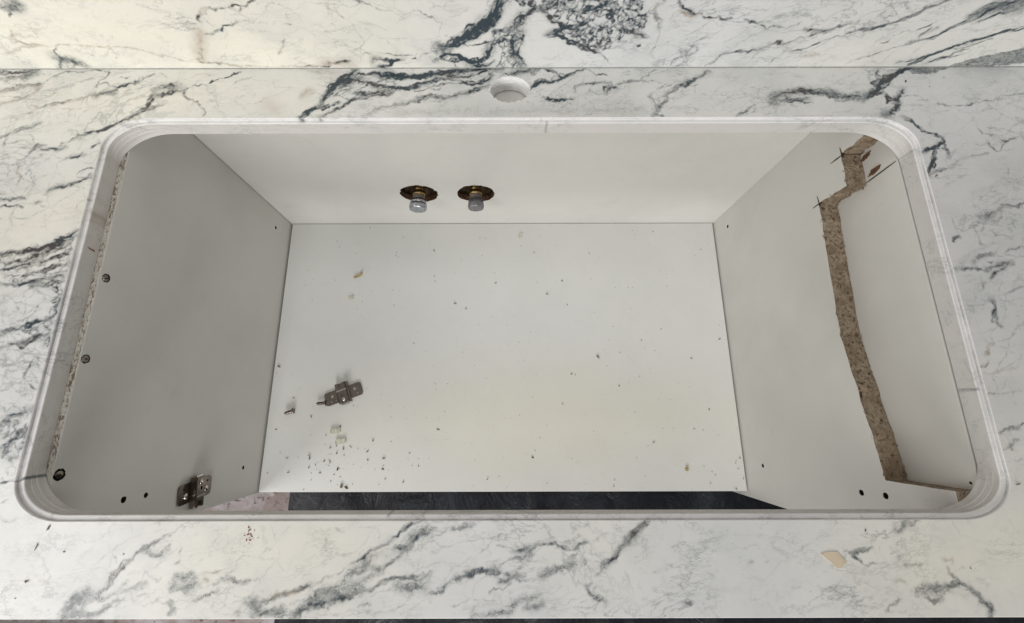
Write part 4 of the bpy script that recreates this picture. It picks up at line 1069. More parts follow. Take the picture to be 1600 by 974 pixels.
def sweep(name, loops, mat, parent, chips=0.0):
    """loops: list of (off, rx, ry, z)"""
    vs, nl = [], None
    for k, (off, rx, ry, z) in enumerate(loops):
        L = rrect(off, rx, ry)
        nl = len(L)
        zz = np.full(nl, z)
        if chips and 0 < k:
            jit = smooth_noise1(nl, 5, chips) + np.where(rng.random(nl) < 0.02, -chips * 4, 0)
            zz = zz + jit
        vs.append(np.column_stack([L, zz]))
    vx = np.concatenate(vs)
    q = []
    i = np.arange(nl)
    for k in range(len(loops) - 1):
        q.append(np.stack([k * nl + i, k * nl + (i + 1) % nl, (k + 1) * nl + (i + 1) % nl, (k + 1) * nl + i], 1))
    me = quads_mesh(name, vx, np.concatenate(q))
    fld = CF.at(vx[:, 0], vx[:, 1])
    fld[:, 0] = np.clip(RF.at(vx[:, 0], vx[:, 1])[:, 0] + 0.0 * fld[:, 0], 0, 1)
    fld[:, 1] *= 0.25
    fld[:, 3] = RF.at(vx[:, 0], vx[:, 1])[:, 3]
    if name == 'rebate_ledge':      # shade of the short step wall painted in dark brown, fainter at the back
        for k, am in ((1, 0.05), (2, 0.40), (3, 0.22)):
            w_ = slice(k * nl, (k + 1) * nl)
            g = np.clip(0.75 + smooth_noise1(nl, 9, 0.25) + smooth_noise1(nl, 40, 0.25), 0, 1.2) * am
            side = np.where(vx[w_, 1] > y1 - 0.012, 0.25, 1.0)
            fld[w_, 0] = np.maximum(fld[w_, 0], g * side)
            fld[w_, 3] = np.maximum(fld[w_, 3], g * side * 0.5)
    a = me.attributes.new('marble', 'FLOAT_COLOR', 'POINT')
    a.data.foreach_set('color', fld.astype(np.float32).ravel())
    return link(name, me, mat, parent)


# rebate: small chamfer, short step, ledge, softened lip, sawn wall
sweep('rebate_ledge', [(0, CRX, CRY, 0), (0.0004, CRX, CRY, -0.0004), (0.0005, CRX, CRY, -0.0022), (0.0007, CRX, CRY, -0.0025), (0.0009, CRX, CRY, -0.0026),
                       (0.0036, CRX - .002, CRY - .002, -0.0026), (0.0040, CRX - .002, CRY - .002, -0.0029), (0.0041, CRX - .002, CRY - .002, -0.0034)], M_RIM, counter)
sweep('sawn_edge', [(0.0041, CRX - .002, CRY - .002, -0.0034), (0.0040, CRX - .002, CRY - .002, -0.0072), (0.0040, CRX, CRY, -0.0075), (0.0040, CRX + .001, CRY + .001, -0.0108),
                    (0.0040, CRX + .003, CRY + .003, -0.0111), (0.0040, CRX + .003, CRY + .003, -0.0142), (0.0040, CRX + .005, CRY + .005, -SLAB), (-0.004, CRX, CRY, -SLAB - 0.0002)], M_SAWN, counter, 0.00004)
# red crayon tick on the left wall of the cut-out
_x = x0 + 0.00425
_p = [onx(*q, _x) for q in ((137, 386), (142, 389), (147, 391), (148, 394), (144, 391.5), (140, 389.5))]
bm = bmesh.new()
prism(bm, [(p[1], p[2]) for p in _p], 0, _x - 0.0004, _x + 0.0001)
link('red_mark', bm_mesh('red_mark', bm), M_RED, counter)

# the faucet hole: a cored wall with chatter rings and a chipped lip
bm = bmesh.new()
n = 96
prof = [(1.0, 0.0), (0.985, -0.0006), (0.975, -0.003), (0.965, -0.0034), (0.972, -0.0065), (0.955, -0.007), (0.962, -0.011), (0.95, -0.0115), (0.955, -SLAB)]
rings = []
for k, (r, z) in enumerate(prof):
    ring = []
    for j in range(n):
        a = 2 * math.pi * j / n
        rr = r * (1 + (random.uniform(-0.004, 0.004) if k else 0) - (random.choice((0, 0, 0, 0.012)) if k == 1 else 0))
        ring.append(bm.verts.new((FAUC[0] + FAUC[2] * rr * math.cos(a), FAUC[1] + FAUC[3] * rr * math.sin(a), z)))
    rings.append(ring)
for k in range(len(rings) - 1):
    for j in range(n):
        bm.faces.new((rings[k][j], rings[k][(j + 1) % n], rings[k + 1][(j + 1) % n], rings[k + 1][j]))
# raised chips round the lip
link('faucet_hole', bm_mesh('faucet_hole', bm), simple('cored_marble', (0.84, 0.84, 0.83), 0.75, 0.0, 160, 0.8, 0.2, 0.4), counter)
bm = bmesh.new()
for j in range(150):
    a = random.uniform(0, 2 * math.pi)
    rr = random.uniform(0.975, 1.035)
    s = random.uniform(0.0004, 0.0014)
    p = Vector((FAUC[0] + FAUC[2] * rr * math.cos(a), FAUC[1] + FAUC[3] * rr * math.sin(a), 0.0001))
    vs = [bm.verts.new(p + Vector((random.uniform(-s, s), random.uniform(-s, s), random.uniform(0, s * 0.25)))) for _ in range(4)]
    try:
        bmesh.ops.convex_hull(bm, input=vs)
    except Exception:
        pass
chips = link('hole_chips', bm_mesh('hole_chips', bm), simple('marble_dust', (0.80, 0.80, 0.78), 0.9, 0.0, 200, 0.9, 0.1), counter)
chips['kind'] = 'stuff'

# front edge and underside
nf = len(gx)
prof = [(Y_FRONT, 0.0), (Y_FRONT - 0.0007, -0.0007), (Y_FRONT - 0.0007, -SLAB + 0.0006), (Y_FRONT, -SLAB)]
vx = np.concatenate([np.column_stack([gx, np.full(nf, y), np.full(nf, z)]) for y, z in prof])
i = np.arange(nf - 1)
q = np.concatenate([np.stack([k * nf + i, (k + 1) * nf + i, (k + 1) * nf + i + 1, k * nf + i + 1], 1) for k in range(3)])
me = quads_mesh('front_edge', vx, q)
set_marble(me, CF, vx[:, 0], vx[:, 1])
link('front_edge', me, M_MARBLE, counter)
L = rrect(-0.004, CRX, CRY)
ang = np.column_stack([np.clip((L[:, 0] - 0.006) * 1.72, XA, XB), np.clip((L[:, 1] - 0.098) * 2.0 + 0.0945, Y_FRONT, Y_WALL)])
ang[:, 1] = np.clip(ang[:, 1], Y_FRONT, Y_WALL)
nl = len(L)
# leave the tap hole open in the underside: it is lined and the rail below closes it
vx = np.concatenate([np.column_stack([L, np.full(nl, -SLAB - 0.0002)]), np.column_stack([ang, np.full(nl, -SLAB - 0.0002)])])
i = np.arange(nl)
far = np.abs(L[:, 0] - FAUC[0]) > 0.024
far |= L[:, 1] < 0.2
sel = far & far[(i + 1) % nl]
q = np.stack([i, nl + i, nl + (i + 1) % nl, (i + 1) % nl], 1)[sel]
link('underside', quads_mesh('underside', vx, q), M_RIM, counter)

# ------------------------------------------------------------------ backsplash
splash = empty('marble_backsplash', (0, Y_WALL, 0))
tag(splash, 'upright white marble backsplash with dark branching veins behind the countertop', 'backsplash')
gz = axis_steps(0.0004, 0.15, 0.0004, 0.078, 0.00075, 0.004)
X2, Z2 = np.meshgrid(gx, gz)
vx = np.stack([X2.ravel(), np.zeros(X2.size), Z2.ravel()], 1)
W = len(gx)
jj, ii2 = np.meshgrid(np.arange(len(gz) - 1), np.arange(W - 1), indexing='ij')
k = (jj * W + ii2).ravel()
q = np.stack([k, k + 1, k + W + 1, k + W], 1)
me = quads_mesh('splash_surface', vx, q)
set_marble(me, BF, vx[:, 0], vx[:, 2])
link('splash_surface', me, M_MARBLE, splash)
bm = bmesh.new()
box(bm, (XA, 0.0006, 0.0004), (XB, 0.015, 0.15))
link('splash_body', bm_mesh('splash_body', bm), M_RIM, splash)
bm = bmesh.new()
xsj = np.linspace(XA, XB, 300)
top, bot = [], []
for xx in xsj:
    top.append(bm.verts.new((xx, -0.0001, 0.0004 + random.uniform(0, 0.0002))))
    bot.append(bm.verts.new((xx, -0.0007 - random.uniform(0, 0.0003), 0.00015)))
for j in range(299):
    bm.faces.new((bot[j], bot[j + 1], top[j + 1], top[j]))
link('joint', bm_mesh('joint', bm), simple('grey_joint', (0.34, 0.34, 0.32), 0.8, 0.0, 200, 0.6, 0.2), splash)

# ------------------------------------------------------------------ cabinet
cab = empty('sink_cabinet', (0, 0.1, Z_FLOOR))
tag(cab, 'open white melamine sink cabinet under the counter, no doors', 'cabinet')
OFF = Vector((0, -0.1, -Z_FLOOR))


def cab_part(name, mesh, mat, parent=None):
    o = link(name, mesh, mat, parent or cab)
    if parent is None:
        o.location = OFF
    return o


ZT = -SLAB - 0.0006
# floor board
fl = cab_part('bottom_panel', box_mesh('bottom_panel', (XL + 0.0026, Y_CAB, Z_FLOOR - 0.018), (XR - 0.0022, Y_BACK - 0.0007, Z_FLOOR), 0.0005), M_FLOOR)
# left side
left = cab_part('side_panel', box_mesh('side_panel', (XL - T_SIDE, Y_CAB - 0.0015, Z_FLOOR - 0.055), (XL, Y_BACK + 0.006, ZT), 0.0004), M_WHITE)
left['label'] = 'left side board with screws and a hinge plate'


def drill_x(xa, xb, p, r, mat, sx=1.0):
    bm = bmesh.new()
    n = 18
    pts = [(p[1] + r * sx * math.cos(2 * math.pi * k / n) * random.uniform(.9, 1.1), p[2] + r * math.sin(2 * math.pi * k / n) * random.uniform(.9, 1.1)) for k in range(n)]
    prism(bm, pts, 0, xa, xb)
    me = bm_mesh('c', bm)
    me.materials.append(mat)
    return me


SCREWS = [(166, 435), (134, 561), (93, 742)]
cs = []
for k, px in enumerate(SCREWS):
    cs.append(drill_x(XL - 0.004, XL + 0.01, onx(*px, XL), 0.0040 if k < 2 else 0.0048, M_HOLE))
for px, r in (((193, 781), 0.0030), ((228, 774), 0.0026), ((380, 731), 0.0026), ((431, 356), 0.0026)):
    cs.append(drill_x(XL - 0.011, XL + 0.01, onx(*px, XL), r, M_HOLE))
cut(left, cs)
for px in SCREWS:
    p = onx(*px, XL)
    bm = bmesh.new()
    lathe(bm, [(0.0004, 0.0012), (0.0030, 0.0008), (0.0034, 0.0), (0.0016, -0.0022), (0.0014, -0.006)], 20)
    me = bm_mesh('screw', bm)
    s = link('screw', me, M_STEEL_DK, left)
    s.location = (XL - 0.0009, p[1], p[2])
    s.rotation_euler = (random.uniform(-.12, .12), math.pi / 2 + random.uniform(-.1, .1), 0)
    bm = bmesh.new()
    box(bm, (-0.0021, -0.00035, 0.0005), (0.0021, 0.00035, 0.00135))
    box(bm, (-0.00036, -0.0021, 0.0005), (0.00036, 0.0021, 0.00136))
    c = link('cross_recess', bm_mesh('cross_recess', bm), M_KERF, None)
    c.parent = left
    c.location = s.location
    c.rotation_euler = (s.rotation_euler[0], s.rotation_euler[1], random.uniform(0, 1.2))
# raw speckled top edge of the left side
bm = bmesh.new()
n = 220
ra, rb = [], []
for k in range(n + 1):
    yy = y0 + 0.016 + (y1 - y0 - 0.028) * k / n
    ra.append(bm.verts.new((XL - 0.0095, yy, ZT + 0.0004)))
    rb.append(bm.verts.new((XL - random.uniform(0.0004, 0.0019), yy, ZT + random.uniform(0.0001, 0.0004))))
for k in range(n):
    bm.faces.new((ra[k], ra[k + 1], rb[k + 1], rb[k]))
link('raw_edge', bm_mesh('raw_edge', bm), M_SPECK, left)

# right side, notched: (y, z) outline; the rear and the long step were sawn out by hand


def jag(a, b, n, amp, wander=1.0):
    out = []
    wy, wz = smooth_noise1(n, 7, 0.00045 * wander), smooth_noise1(n, 7, 0.00055 * wander)
    for k in range(n):
        t = k / n
        out.append((a[0] + (b[0] - a[0]) * t + (random.uniform(-amp, amp) + wy[k] if k else 0), a[1] + (b[1] - a[1]) * t + (random.uniform(-amp, amp) + wz[k] if k else 0)))
    return out


N0 = (0.2668, ZT)
N1 = (0.2672, -0.0540)
N2 = (0.2302, -0.0548)
N3 = (0.2312, -0.0945)
N4 = (0.0855, -0.1004)
N5 = (-0.0578, -0.0805)
N6 = (-0.0572, ZT)
outline = [(Y_CAB - 0.0015, Z_FLOOR - 0.055), (Y_BACK + 0.006, Z_FLOOR - 0.055), (Y_BACK + 0.006, ZT)]
outline += jag(N0, N1, 24, 0.0001) + jag(N1, N2, 24, 0.0001) + jag(N2, N3, 24, 0.0001) + jag(N3, N4, 90, 0.00008) + jag(N4, N5, 90, 0.00008) + jag(N5, N6, 16, 0.0001, 0.15)
outline += [N6, (Y_CAB - 0.0015, ZT)]
bm = bmesh.new()
prism(bm, outline, 0, XR, XR + T_SIDE - 0.0001)
me = bm_mesh('side_panel', bm)
right = cab_part('side_panel', me, M_WHITE)
right['label'] = 'right side board with a rough hand-sawn notch'
me.materials.append(M_CHIP)
for p in me.polygons:
    c = p.center
    if abs(p.normal.x) < 0.5 and (-0.062 < c.y < 0.27 and c.z > -0.12 or p.normal.z > 0.9 and c.z > -0.02):
        p.material_index = 1
cs = []
for px, r in (((1137, 354), 0.0026), ((1192, 728), 0.0026), ((1346, 770), 0.0029), ((1384, 775), 0.0029)):
    cs.append(drill_x(XR - 0.01, XR + 0.011, onx(*px, XR), r, M_HOLE))
cut(right, cs)
# crumbled rim of chipboard along the saw cut
bm = bmesh.new()
path = [N0, N1, N2, N3, N4, N5]
for a, b in zip(path[:-1], path[1:]):
    n = int(math.hypot(b[0] - a[0], b[1] - a[1]) / 0.0006)
    for k in range(n):
        t = random.random()
        s = random.uniform(0.0003, 0.0015) * random.choice((0.6, 0.8, 1, 1.3))
        yy, zz_ = a[0] + (b[0] - a[0]) * t, a[1] + (b[1] - a[1]) * t
        xx = random.choice((XR + random.uniform(0, 0.002), XR + T_SIDE - random.uniform(0, 0.003), XR + random.uniform(0, T_SIDE)))
        p = Vector((xx, yy, zz_))
        vs = [bm.verts.new(p + Vector((random.uniform(-s, s), random.uniform(-s * 2, s * 2), random.uniform(-s, s)))) for _ in range(4)]
        bmesh.ops.convex_hull(bm, input=vs)
cr_ = link('saw_crumbs', bm_mesh('saw_crumbs', bm), M_CHIP, right)
cr_['kind'] = 'stuff'
# saw overcuts
def kerf(parent, pa, pb, x, w=0.0009, name='saw_cut', d=0.00025):
    a, b = onx(*pa, x), onx(*pb, x)
    a[0] = b[0] = x
    t = (b - a) / np.linalg.norm(b - a)
    nrm = np.array([0, -t[2], t[1]]) * w / 2
    bm = bmesh.new()
    K = 6
    up_, dn_ = [], []
    for k in range(K + 1):
        f = k / K
        p = a + (b - a) * f
        s = (0.35 + 1.1 * math.sin(math.pi * min(max(f, 0.08), 0.92))) * random.uniform(.75, 1.15)
        up_.append(p + nrm * s)
        dn_.append(p - nrm * s)
    pts = [(p[1], p[2]) for p in up_ + dn_[::-1]]
    prism(bm, pts, 0, x - d, x + 0.001)
    return link(name, bm_mesh(name, bm), M_KERF, parent)


kerf(right, (1312, 231), (1317, 246), XR)
kerf(right, (1298, 256), (1318, 241), XR)
kerf(right, (1277, 307), (1281, 322), XR)
kerf(right, (1270, 326), (1284, 316), XR)
kerf(right, (1344, 612), (1346, 622), XR, 0.0008)
# back panel with two rough holes
back = cab_part('back_panel', box_mesh('back_panel', (XL + 0.0009, Y_BACK, Z_FLOOR - 0.03), (XR - 0.0002, Y_BACK + 0.0085, ZT - 0.0168), 0), M_WHITE)
PIPES = [(-0.1232, -0.2225), (-0.0403, -0.2225)]
cs = []
for cx, cz in PIPES:
    bm = bmesh.new()
    n = 40
    pts = []
    for k in range(n):
        a = 2 * math.pi * k / n
        r = 1 + random.uniform(-0.035, 0.035)
        pts.append((cx + 0.0275 * r * math.cos(a), cz + 0.0235 * r * math.sin(a)))
    prism(bm, pts, 1, Y_BACK - 0.01, Y_BACK + 0.02)
    me = bm_mesh('c', bm)
    me.materials.append(M_CHIP_DARK)
    cs.append(me)
cut(back, cs)
# rear rail under the slab, behind the cut-out
cab_part('rear_rail', box_mesh('rear_rail', (XL + 0.0002, 0.281, ZT - 0.0165), (XR - 0.0002, Y_BACK + 0.0085, ZT - 0.0002), 0.0004), M_WHITE)

# pockets in the wall behind the two holes
for cx, cz in PIPES:
    bm = bmesh.new()
    n = 36
    rings = []
    for (r, y) in ((1.10, Y_BACK + 0.009), (1.02, 0.338), (0.95, 0.350), (0.30, 0.3515)):
        rings.append([bm.verts.new((cx + 0.0275 * r * random.uniform(.95, 1.05) * math.cos(2 * math.pi * k / n), y, cz + 0.0235 * r * random.uniform(.95, 1.05) * math.sin(2 * math.pi * k / n))) for k in range(n)])
    for a in range(3):
        for k in range(n):
            bm.faces.new((rings[a][k], rings[a][(k + 1) % n], rings[a + 1][(k + 1) % n], rings[a + 1][k]))
    pk = link('pipe_recess', bm_mesh('pipe_recess', bm), M_PLASTER, wall)

# neighbouring panel
npn = empty('neighbour_panel', (X_OUT, 0.1, Z_ROOM))
tag(npn, 'plain white board standing behind the sawn notch, right of the cabinet', 'panel')
nb = link('board', box_mesh('board', (X_OUT, -0.1190, Z_ROOM + 0.0005), (X_OUT + 0.018, Y_WALL + 0.004, ZT - 0.0008), 0.0004), M_WHITE, npn)
nb.matrix_parent_inverse = Matrix.Translation(-Vector(npn.location))


def on_nb(o):
    o.parent = npn
    o.matrix_parent_inverse = Matrix.Translation(-Vector(npn.location))
    return o


on_nb(kerf(npn, (1345, 268), (1349.5, 295), X_OUT, 0.0012))
on_nb(kerf(npn, (1346, 292), (1400, 252), X_OUT, 0.0010))


def torn(pxs, x, mat, name='torn_patch'):
    P = [onx(*p, x) for p in pxs]
    pts = []
    for i in range(len(P)):
        a, b = P[i], P[(i + 1) % len(P)]
        for k in range(5):
            t = k / 5
            p = a + (b - a) * t
            pts.append((p[1] + random.uniform(-.0005, .0005), p[2] + random.uniform(-.0005, .0005)))
    bm = bmesh.new()
    prism(bm, pts, 0, x - 0.0006, x + 0.001)
    return on_nb(link(name, bm_mesh(name, bm), mat, npn))


torn([(1345, 254), (1349, 244), (1357, 238), (1361, 236), (1358, 244), (1350, 252)], X_OUT, M_CHIP_DARK)
torn([(1356, 278), (1362, 266), (1370, 260), (1377, 257), (1374, 265), (1366, 272)], X_OUT, M_CHIP_DARK)
torn([(1338, 238), (1352, 225), (1372, 214), (1375, 216), (1358, 228), (1344, 244), (1341, 258), (1337, 250)], X_OUT, M_CHIP_DARK)
for px in ((1517, 755),):
    p = onx(*px, X_OUT)
    on_nb(link('drill_hole', drill_x(X_OUT - 0.0003, X_OUT + 0.001, p, 0.0011, M_KERF), None, npn))

# ------------------------------------------------------------------ water pipes
def pipe(cx, cz, yend, sharp, label):
    t = empty('water_pipe', (cx, Y_BACK, cz))
    tag(t, label, 'water pipe', 'capped pipes in the back panel')
    SX = 1.18

    def part(name, prof, mat, n=30, hexa=False, par=None):
        bm = bmesh.new()
        lathe(bm, prof, 6 if hexa else n, SX, True, 'Y')
        if hexa:
            bmesh.ops.bevel(bm, geom=list(bm.edges), offset=0.0004, segments=1, affect='EDGES')
        me = bm_mesh(name, bm, not hexa)
        if not hexa:
            for p in me.polygons:
                p.use_smooth = len(p.vertices) == 4 and True
        return link(name, me, mat, par or t)
    part('pipe', [(0.0062, 0.036), (0.0062, -0.006)], M_BRASS)
    part('brass_collar', [(0.0068, 0.004), (0.0078, 0.003), (0.0079, -0.0015), (0.0072, -0.0025), (0.0066, -0.0028)], M_BRASS)
    th = [(0.0070, -0.0029)]
    for k in range(7):
        th += [(0.0074, -0.0034 - k * 0.0011), (0.0069, -0.0039 - k * 0.0011)]
    part('thread', th, M_HEMP)
    if sharp:
        c = part('cap', [(0.0086, -0.0105), (0.0098, -0.0110), (0.0100, -0.0155), (0.0094, -0.0160), (0.0104, -0.0168), (0.0105, -0.0238), (0.0100, -0.0250), (0.0072, -0.0253), (0.0020, -0.0254)], M_ZINC)
        cols = 26
    else:
        c = part('cap', [(0.0082, -0.0100), (0.0092, -0.0105), (0.0096, -0.0232), (0.0091, -0.0245), (0.0070, -0.0248), (0.0040, -0.0244), (0.0015, -0.0240)], M_LEAD)
        cols = 22
    # knurls on the cap
    bm = bmesh.new()
    for k in range(cols):
        a = 2 * math.pi * k / cols
        R = 0.0103 if sharp else 0.0094
        p = Vector((R * SX * math.cos(a), -0.0196, R * math.sin(a)))
        tan = Vector((-math.sin(a), 0, math.cos(a)))
        rad = Vector((math.cos(a), 0, math.sin(a)))
        vs = []
        for s, y in ((-1, -0.0032), (1, -0.0032), (1, 0.0022), (-1, 0.0022)):
            vs.append(bm.verts.new(p + tan * s * 0.0007 + Vector((0, y, 0)) - rad * 0.0005))
        tp = [bm.verts.new(p + rad * 0.0004 + Vector((0, y, 0))) for y in (-0.0030, 0.0020)]
        bm.faces.new((vs[0], vs[3], tp[1], tp[0]))
        bm.faces.new((vs[1], tp[0], tp[1], vs[2]))
        bm.faces.new((vs[0], tp[0], vs[1]))
        bm.faces.new((vs[3], vs[2], tp[1]))
    kn = link('knurling', bm_mesh('knurling', bm), M_ZINC if sharp else M_LEAD, c)
    return t


p1 = pipe(-0.1232, -0.2225, 0, True, 'brass pipe stub with a bright zinc cap, left one in the back panel')
p1.rotation_euler = (0, 0, math.radians(-1.5))
p2 = pipe(-0.0403, -0.2225, 0, False, 'brass pipe stub with a dull dark grey cap, right one in the back panel')
p2.location.y += 0.001
p2.rotation_euler = (math.radians(1), 0, math.radians(1))


# ------------------------------------------------------------------ hinge plates
def screw_mesh(name, L=0.010, r=0.0016, head=0.0034):
    bm = bmesh.new()
    prof = [(0.0005, 0.0014), (head * 0.8, 0.0012), (head, 0.0), (r * 1.05, -0.0018)]
    z = -0.0018
    while z > -L * 0.8:
        prof += [(r * 0.72, z - 0.0003), (r * 1.15, z - 0.0007)]
        z -= 0.0009
    prof += [(r * 0.5, -L * 0.9), (0.0002, -L)]
    lathe(bm, prof, 18)
    return bm_mesh(name, bm, True)


def hinge_plate(label, screws_in):
    t = empty('hinge_plate')
    tag(t, label, 'hinge plate', 'cabinet hinge plates')
    L2, Wd = 0.0285, 0.0100
    # base plate with two wings, rounded ends
    pts = []
    for (cx, cy, a0) in ((L2 - 0.004, Wd - 0.004, 0), (-L2 + 0.004, Wd - 0.004, 90), (-L2 + 0.004, -Wd + 0.004, 180), (L2 - 0.004, -Wd + 0.004, 270)):
        for k in range(5):
            a = math.radians(a0 + 22.5 * k)
            pts.append((cx + 0.004 * math.cos(a), cy + 0.004 * math.sin(a)))
    bm = bmesh.new()
    prism(bm, pts, 2, 0.0002, 0.0020)
    base = link('base_plate', bm_mesh('base_plate', bm), M_STEEL_DK, t)
    cs = []

    def round_cut(x, y, r):
        b = bmesh.new()
        lathe(b, [(r, -0.005), (r, 0.02)], 18)
        for v in b.verts:
            v.co.x += x
            v.co.y += y
        return bm_mesh('c', b)
    for x, y, r in ((-0.0175, 0.002, 0.0024), (0.0175, 0.002, 0.0024), (-0.0205, -0.0055, 0.0015), (0.0205, -0.0055, 0.0015), (-0.013, -0.0055, 0.0012)):
        cs.append(round_cut(x, y, r))
    cut(base, cs)
    # raised saddle across the middle
    bm = bmesh.new()
    prism(bm, [(-0.0085, 0.0020), (-0.0085, 0.0060), (-0.0070, 0.0075), (0.0070, 0.0075), (0.0085, 0.0060), (0.0085, 0.0020)], 1, -0.0135, 0.0170)
    for v in bm.verts:
        pass
    sad = link('saddle', bm_mesh('saddle', bm), M_STEEL_DK, t)
    b = bmesh.new()
    box(b, (-0.0034, 0.0105, 0.004), (0.0034, 0.03, 0.02))
    cs = [round_cut(-0.0015, -0.002, 0.0018), round_cut(0.0, -0.0085, 0.0022), bm_mesh('c', b)]
    cut(sad, cs)
    bm = bmesh.new()
    box(bm, (0.0086, -0.0150, 0.0020), (0.0108, 0.0175, 0.0100))
    rail = link('side_rail', box_mesh('side_rail', (0.0087, -0.0150, 0.0021), (0.0106, 0.0165, 0.0098), 0.0005), M_STEEL_DK, t)
    bm.free()
    link('clip_bar', box_mesh('clip_bar', (-0.0078, 0.0045, 0.0076), (0.0078, 0.0066, 0.0088), 0.0004), M_STEEL, t)
    link('front_lip', box_mesh('front_lip', (-0.0060, -0.0160, 0.0022), (0.0065, -0.0136, 0.0060), 0.0006), M_STEEL, t)
    adj = bmesh.new()
    lathe(adj, [(0.0010, 0.0016), (0.0026, 0.0014), (0.0028, 0.0), (0.0024, -0.002)], 16)
    a_ = link('adjusting_screw', bm_mesh('adjusting_screw', adj, True), M_STEEL, t)
    a_.location = (0.0, -0.0085, 0.0072)
    if screws_in:
        me = screw_mesh('screw')
        for x in (-0.0175, 0.0175):
            s = link('screw', me if x < 0 else me.copy(), M_STEEL if x < 0 else None, t)
            s.location = (x, 0.002, 0.0026)
    return t


h1 = hinge_plate('grey steel hinge plate lying loose on the cabinet floor', False)
a, b = onz(507, 627, Z_FLOOR), onz(568, 605, Z_FLOOR)
h1.location = (*((a + b) / 2)[:2], Z_FLOOR + 0.0002)
h1.rotation_euler = (0, 0, math.atan2(b[1] - a[1], b[0] - a[0]))
h2 = hinge_plate('steel hinge plate screwed to the left side board near the front', True)
hp = onx(303, 766, XL)
h2.location = (XL + 0.0002, hp[1], hp[2])
# local z -> +X (off the board), local x -> vertical
h2.rotation_euler = Matrix(((0, 0, 1), (-0.12, -0.993, 0), (0.993, -0.12, 0))).to_euler()
h2.scale = (0.92, 1.08, 1.0)

# loose screws on the floor
for px, rz, label in (((460, 642), 200, 'small loose steel screw lying alone near the left edge of the cabinet floor'),
                      ((510, 630), 185, 'small steel screw touching the loose hinge plate on the cabinet floor')):
    p = onz(*px, Z_FLOOR)
    s = link('loose_screw', screw_mesh('loose_screw', 0.014, 0.0022, 0.0046), M_STEEL_DK)
    s.location = (p[0], p[1], Z_FLOOR + 0.0046)
    s.rotation_euler = (math.radians(90), math.radians(12), math.radians(rz - 90))
    tag(s, label, 'screw', 'loose screws')

# ------------------------------------------------------------------ bits on the cabinet floor
def shard(px, L, W, T, rz, mat, name, label, cat, curl=0.0):
    p = onz(*px, Z_FLOOR)
    bm = bmesh.new()
    n = 9
    rows = []
    for k in range(n):
        t = k / (n - 1) - 0.5
        w = W * (0.55 + 0.45 * math.cos(t * 2.4)) * random.uniform(.85, 1.15)
        z = curl * (t * 2) ** 2 + 0.0002
        y = 0.25 * L * t * t
        rows.append([bm.verts.new((t * L, y + s * w / 2, z + d)) for s, d in ((-1, 0), (1, 0), (1, T * random.uniform(.7, 1.2)), (-1, T * random.uniform(.7, 1.2)))])
    for k in range(n - 1):
        for j in range(4):
            bm.faces.new((rows[k][j], rows[k][(j + 1) % 4], rows[k + 1][(j + 1) % 4], rows[k + 1][j]))
    bm.faces.new(rows[0])
    bm.faces.new(rows[-1][::-1])
    o = link(name, bm_mesh(name, bm), mat)
    o.location = (p[0], p[1], Z_FLOOR + 0.0002)
    o.rotation_euler = (0, 0, math.radians(rz))
    return tag(o, label, cat)


shard((561, 431), 0.016, 0.0038, 0.0012, 32, M_WOODCHIP, 'wood_shaving', 'curved tan wood shaving, the rearmost scrap at the left of the cabinet floor', 'wood shaving', 0.0025)
shard((549, 466), 0.008, 0.0050, 0.0010, 20, M_GLUE, 'wood_flake', 'small pale yellow flake in front of the curved tan shaving', 'wood flake', 0.0008)
shard((525, 674), 0.014, 0.0070, 0.0030, 8, M_GLUE, 'plastic_plug', 'pale yellowed plastic plug in front of the loose hinge plate, the rear of two', 'plastic plug', 0.0003)
shard((533, 690), 0.015, 0.0075, 0.0030, 6, M_GLUE, 'plastic_plug', 'pale plastic plug with dark crumbs stuck to it, the front of two', 'plastic plug', 0.0003)
shard((813, 369), 0.0065, 0.0045, 0.0014, 60, M_GLUE, 'plaster_crumb', 'small grey plaster crumb near the back of the cabinet floor', 'crumb', 0.0006)
shard((1073, 733), 0.0050, 0.0040, 0.0020, 70, M_WOODCHIP, 'wood_crumb', 'single brown wood crumb at the front right of the cabinet floor', 'crumb', 0.0003)

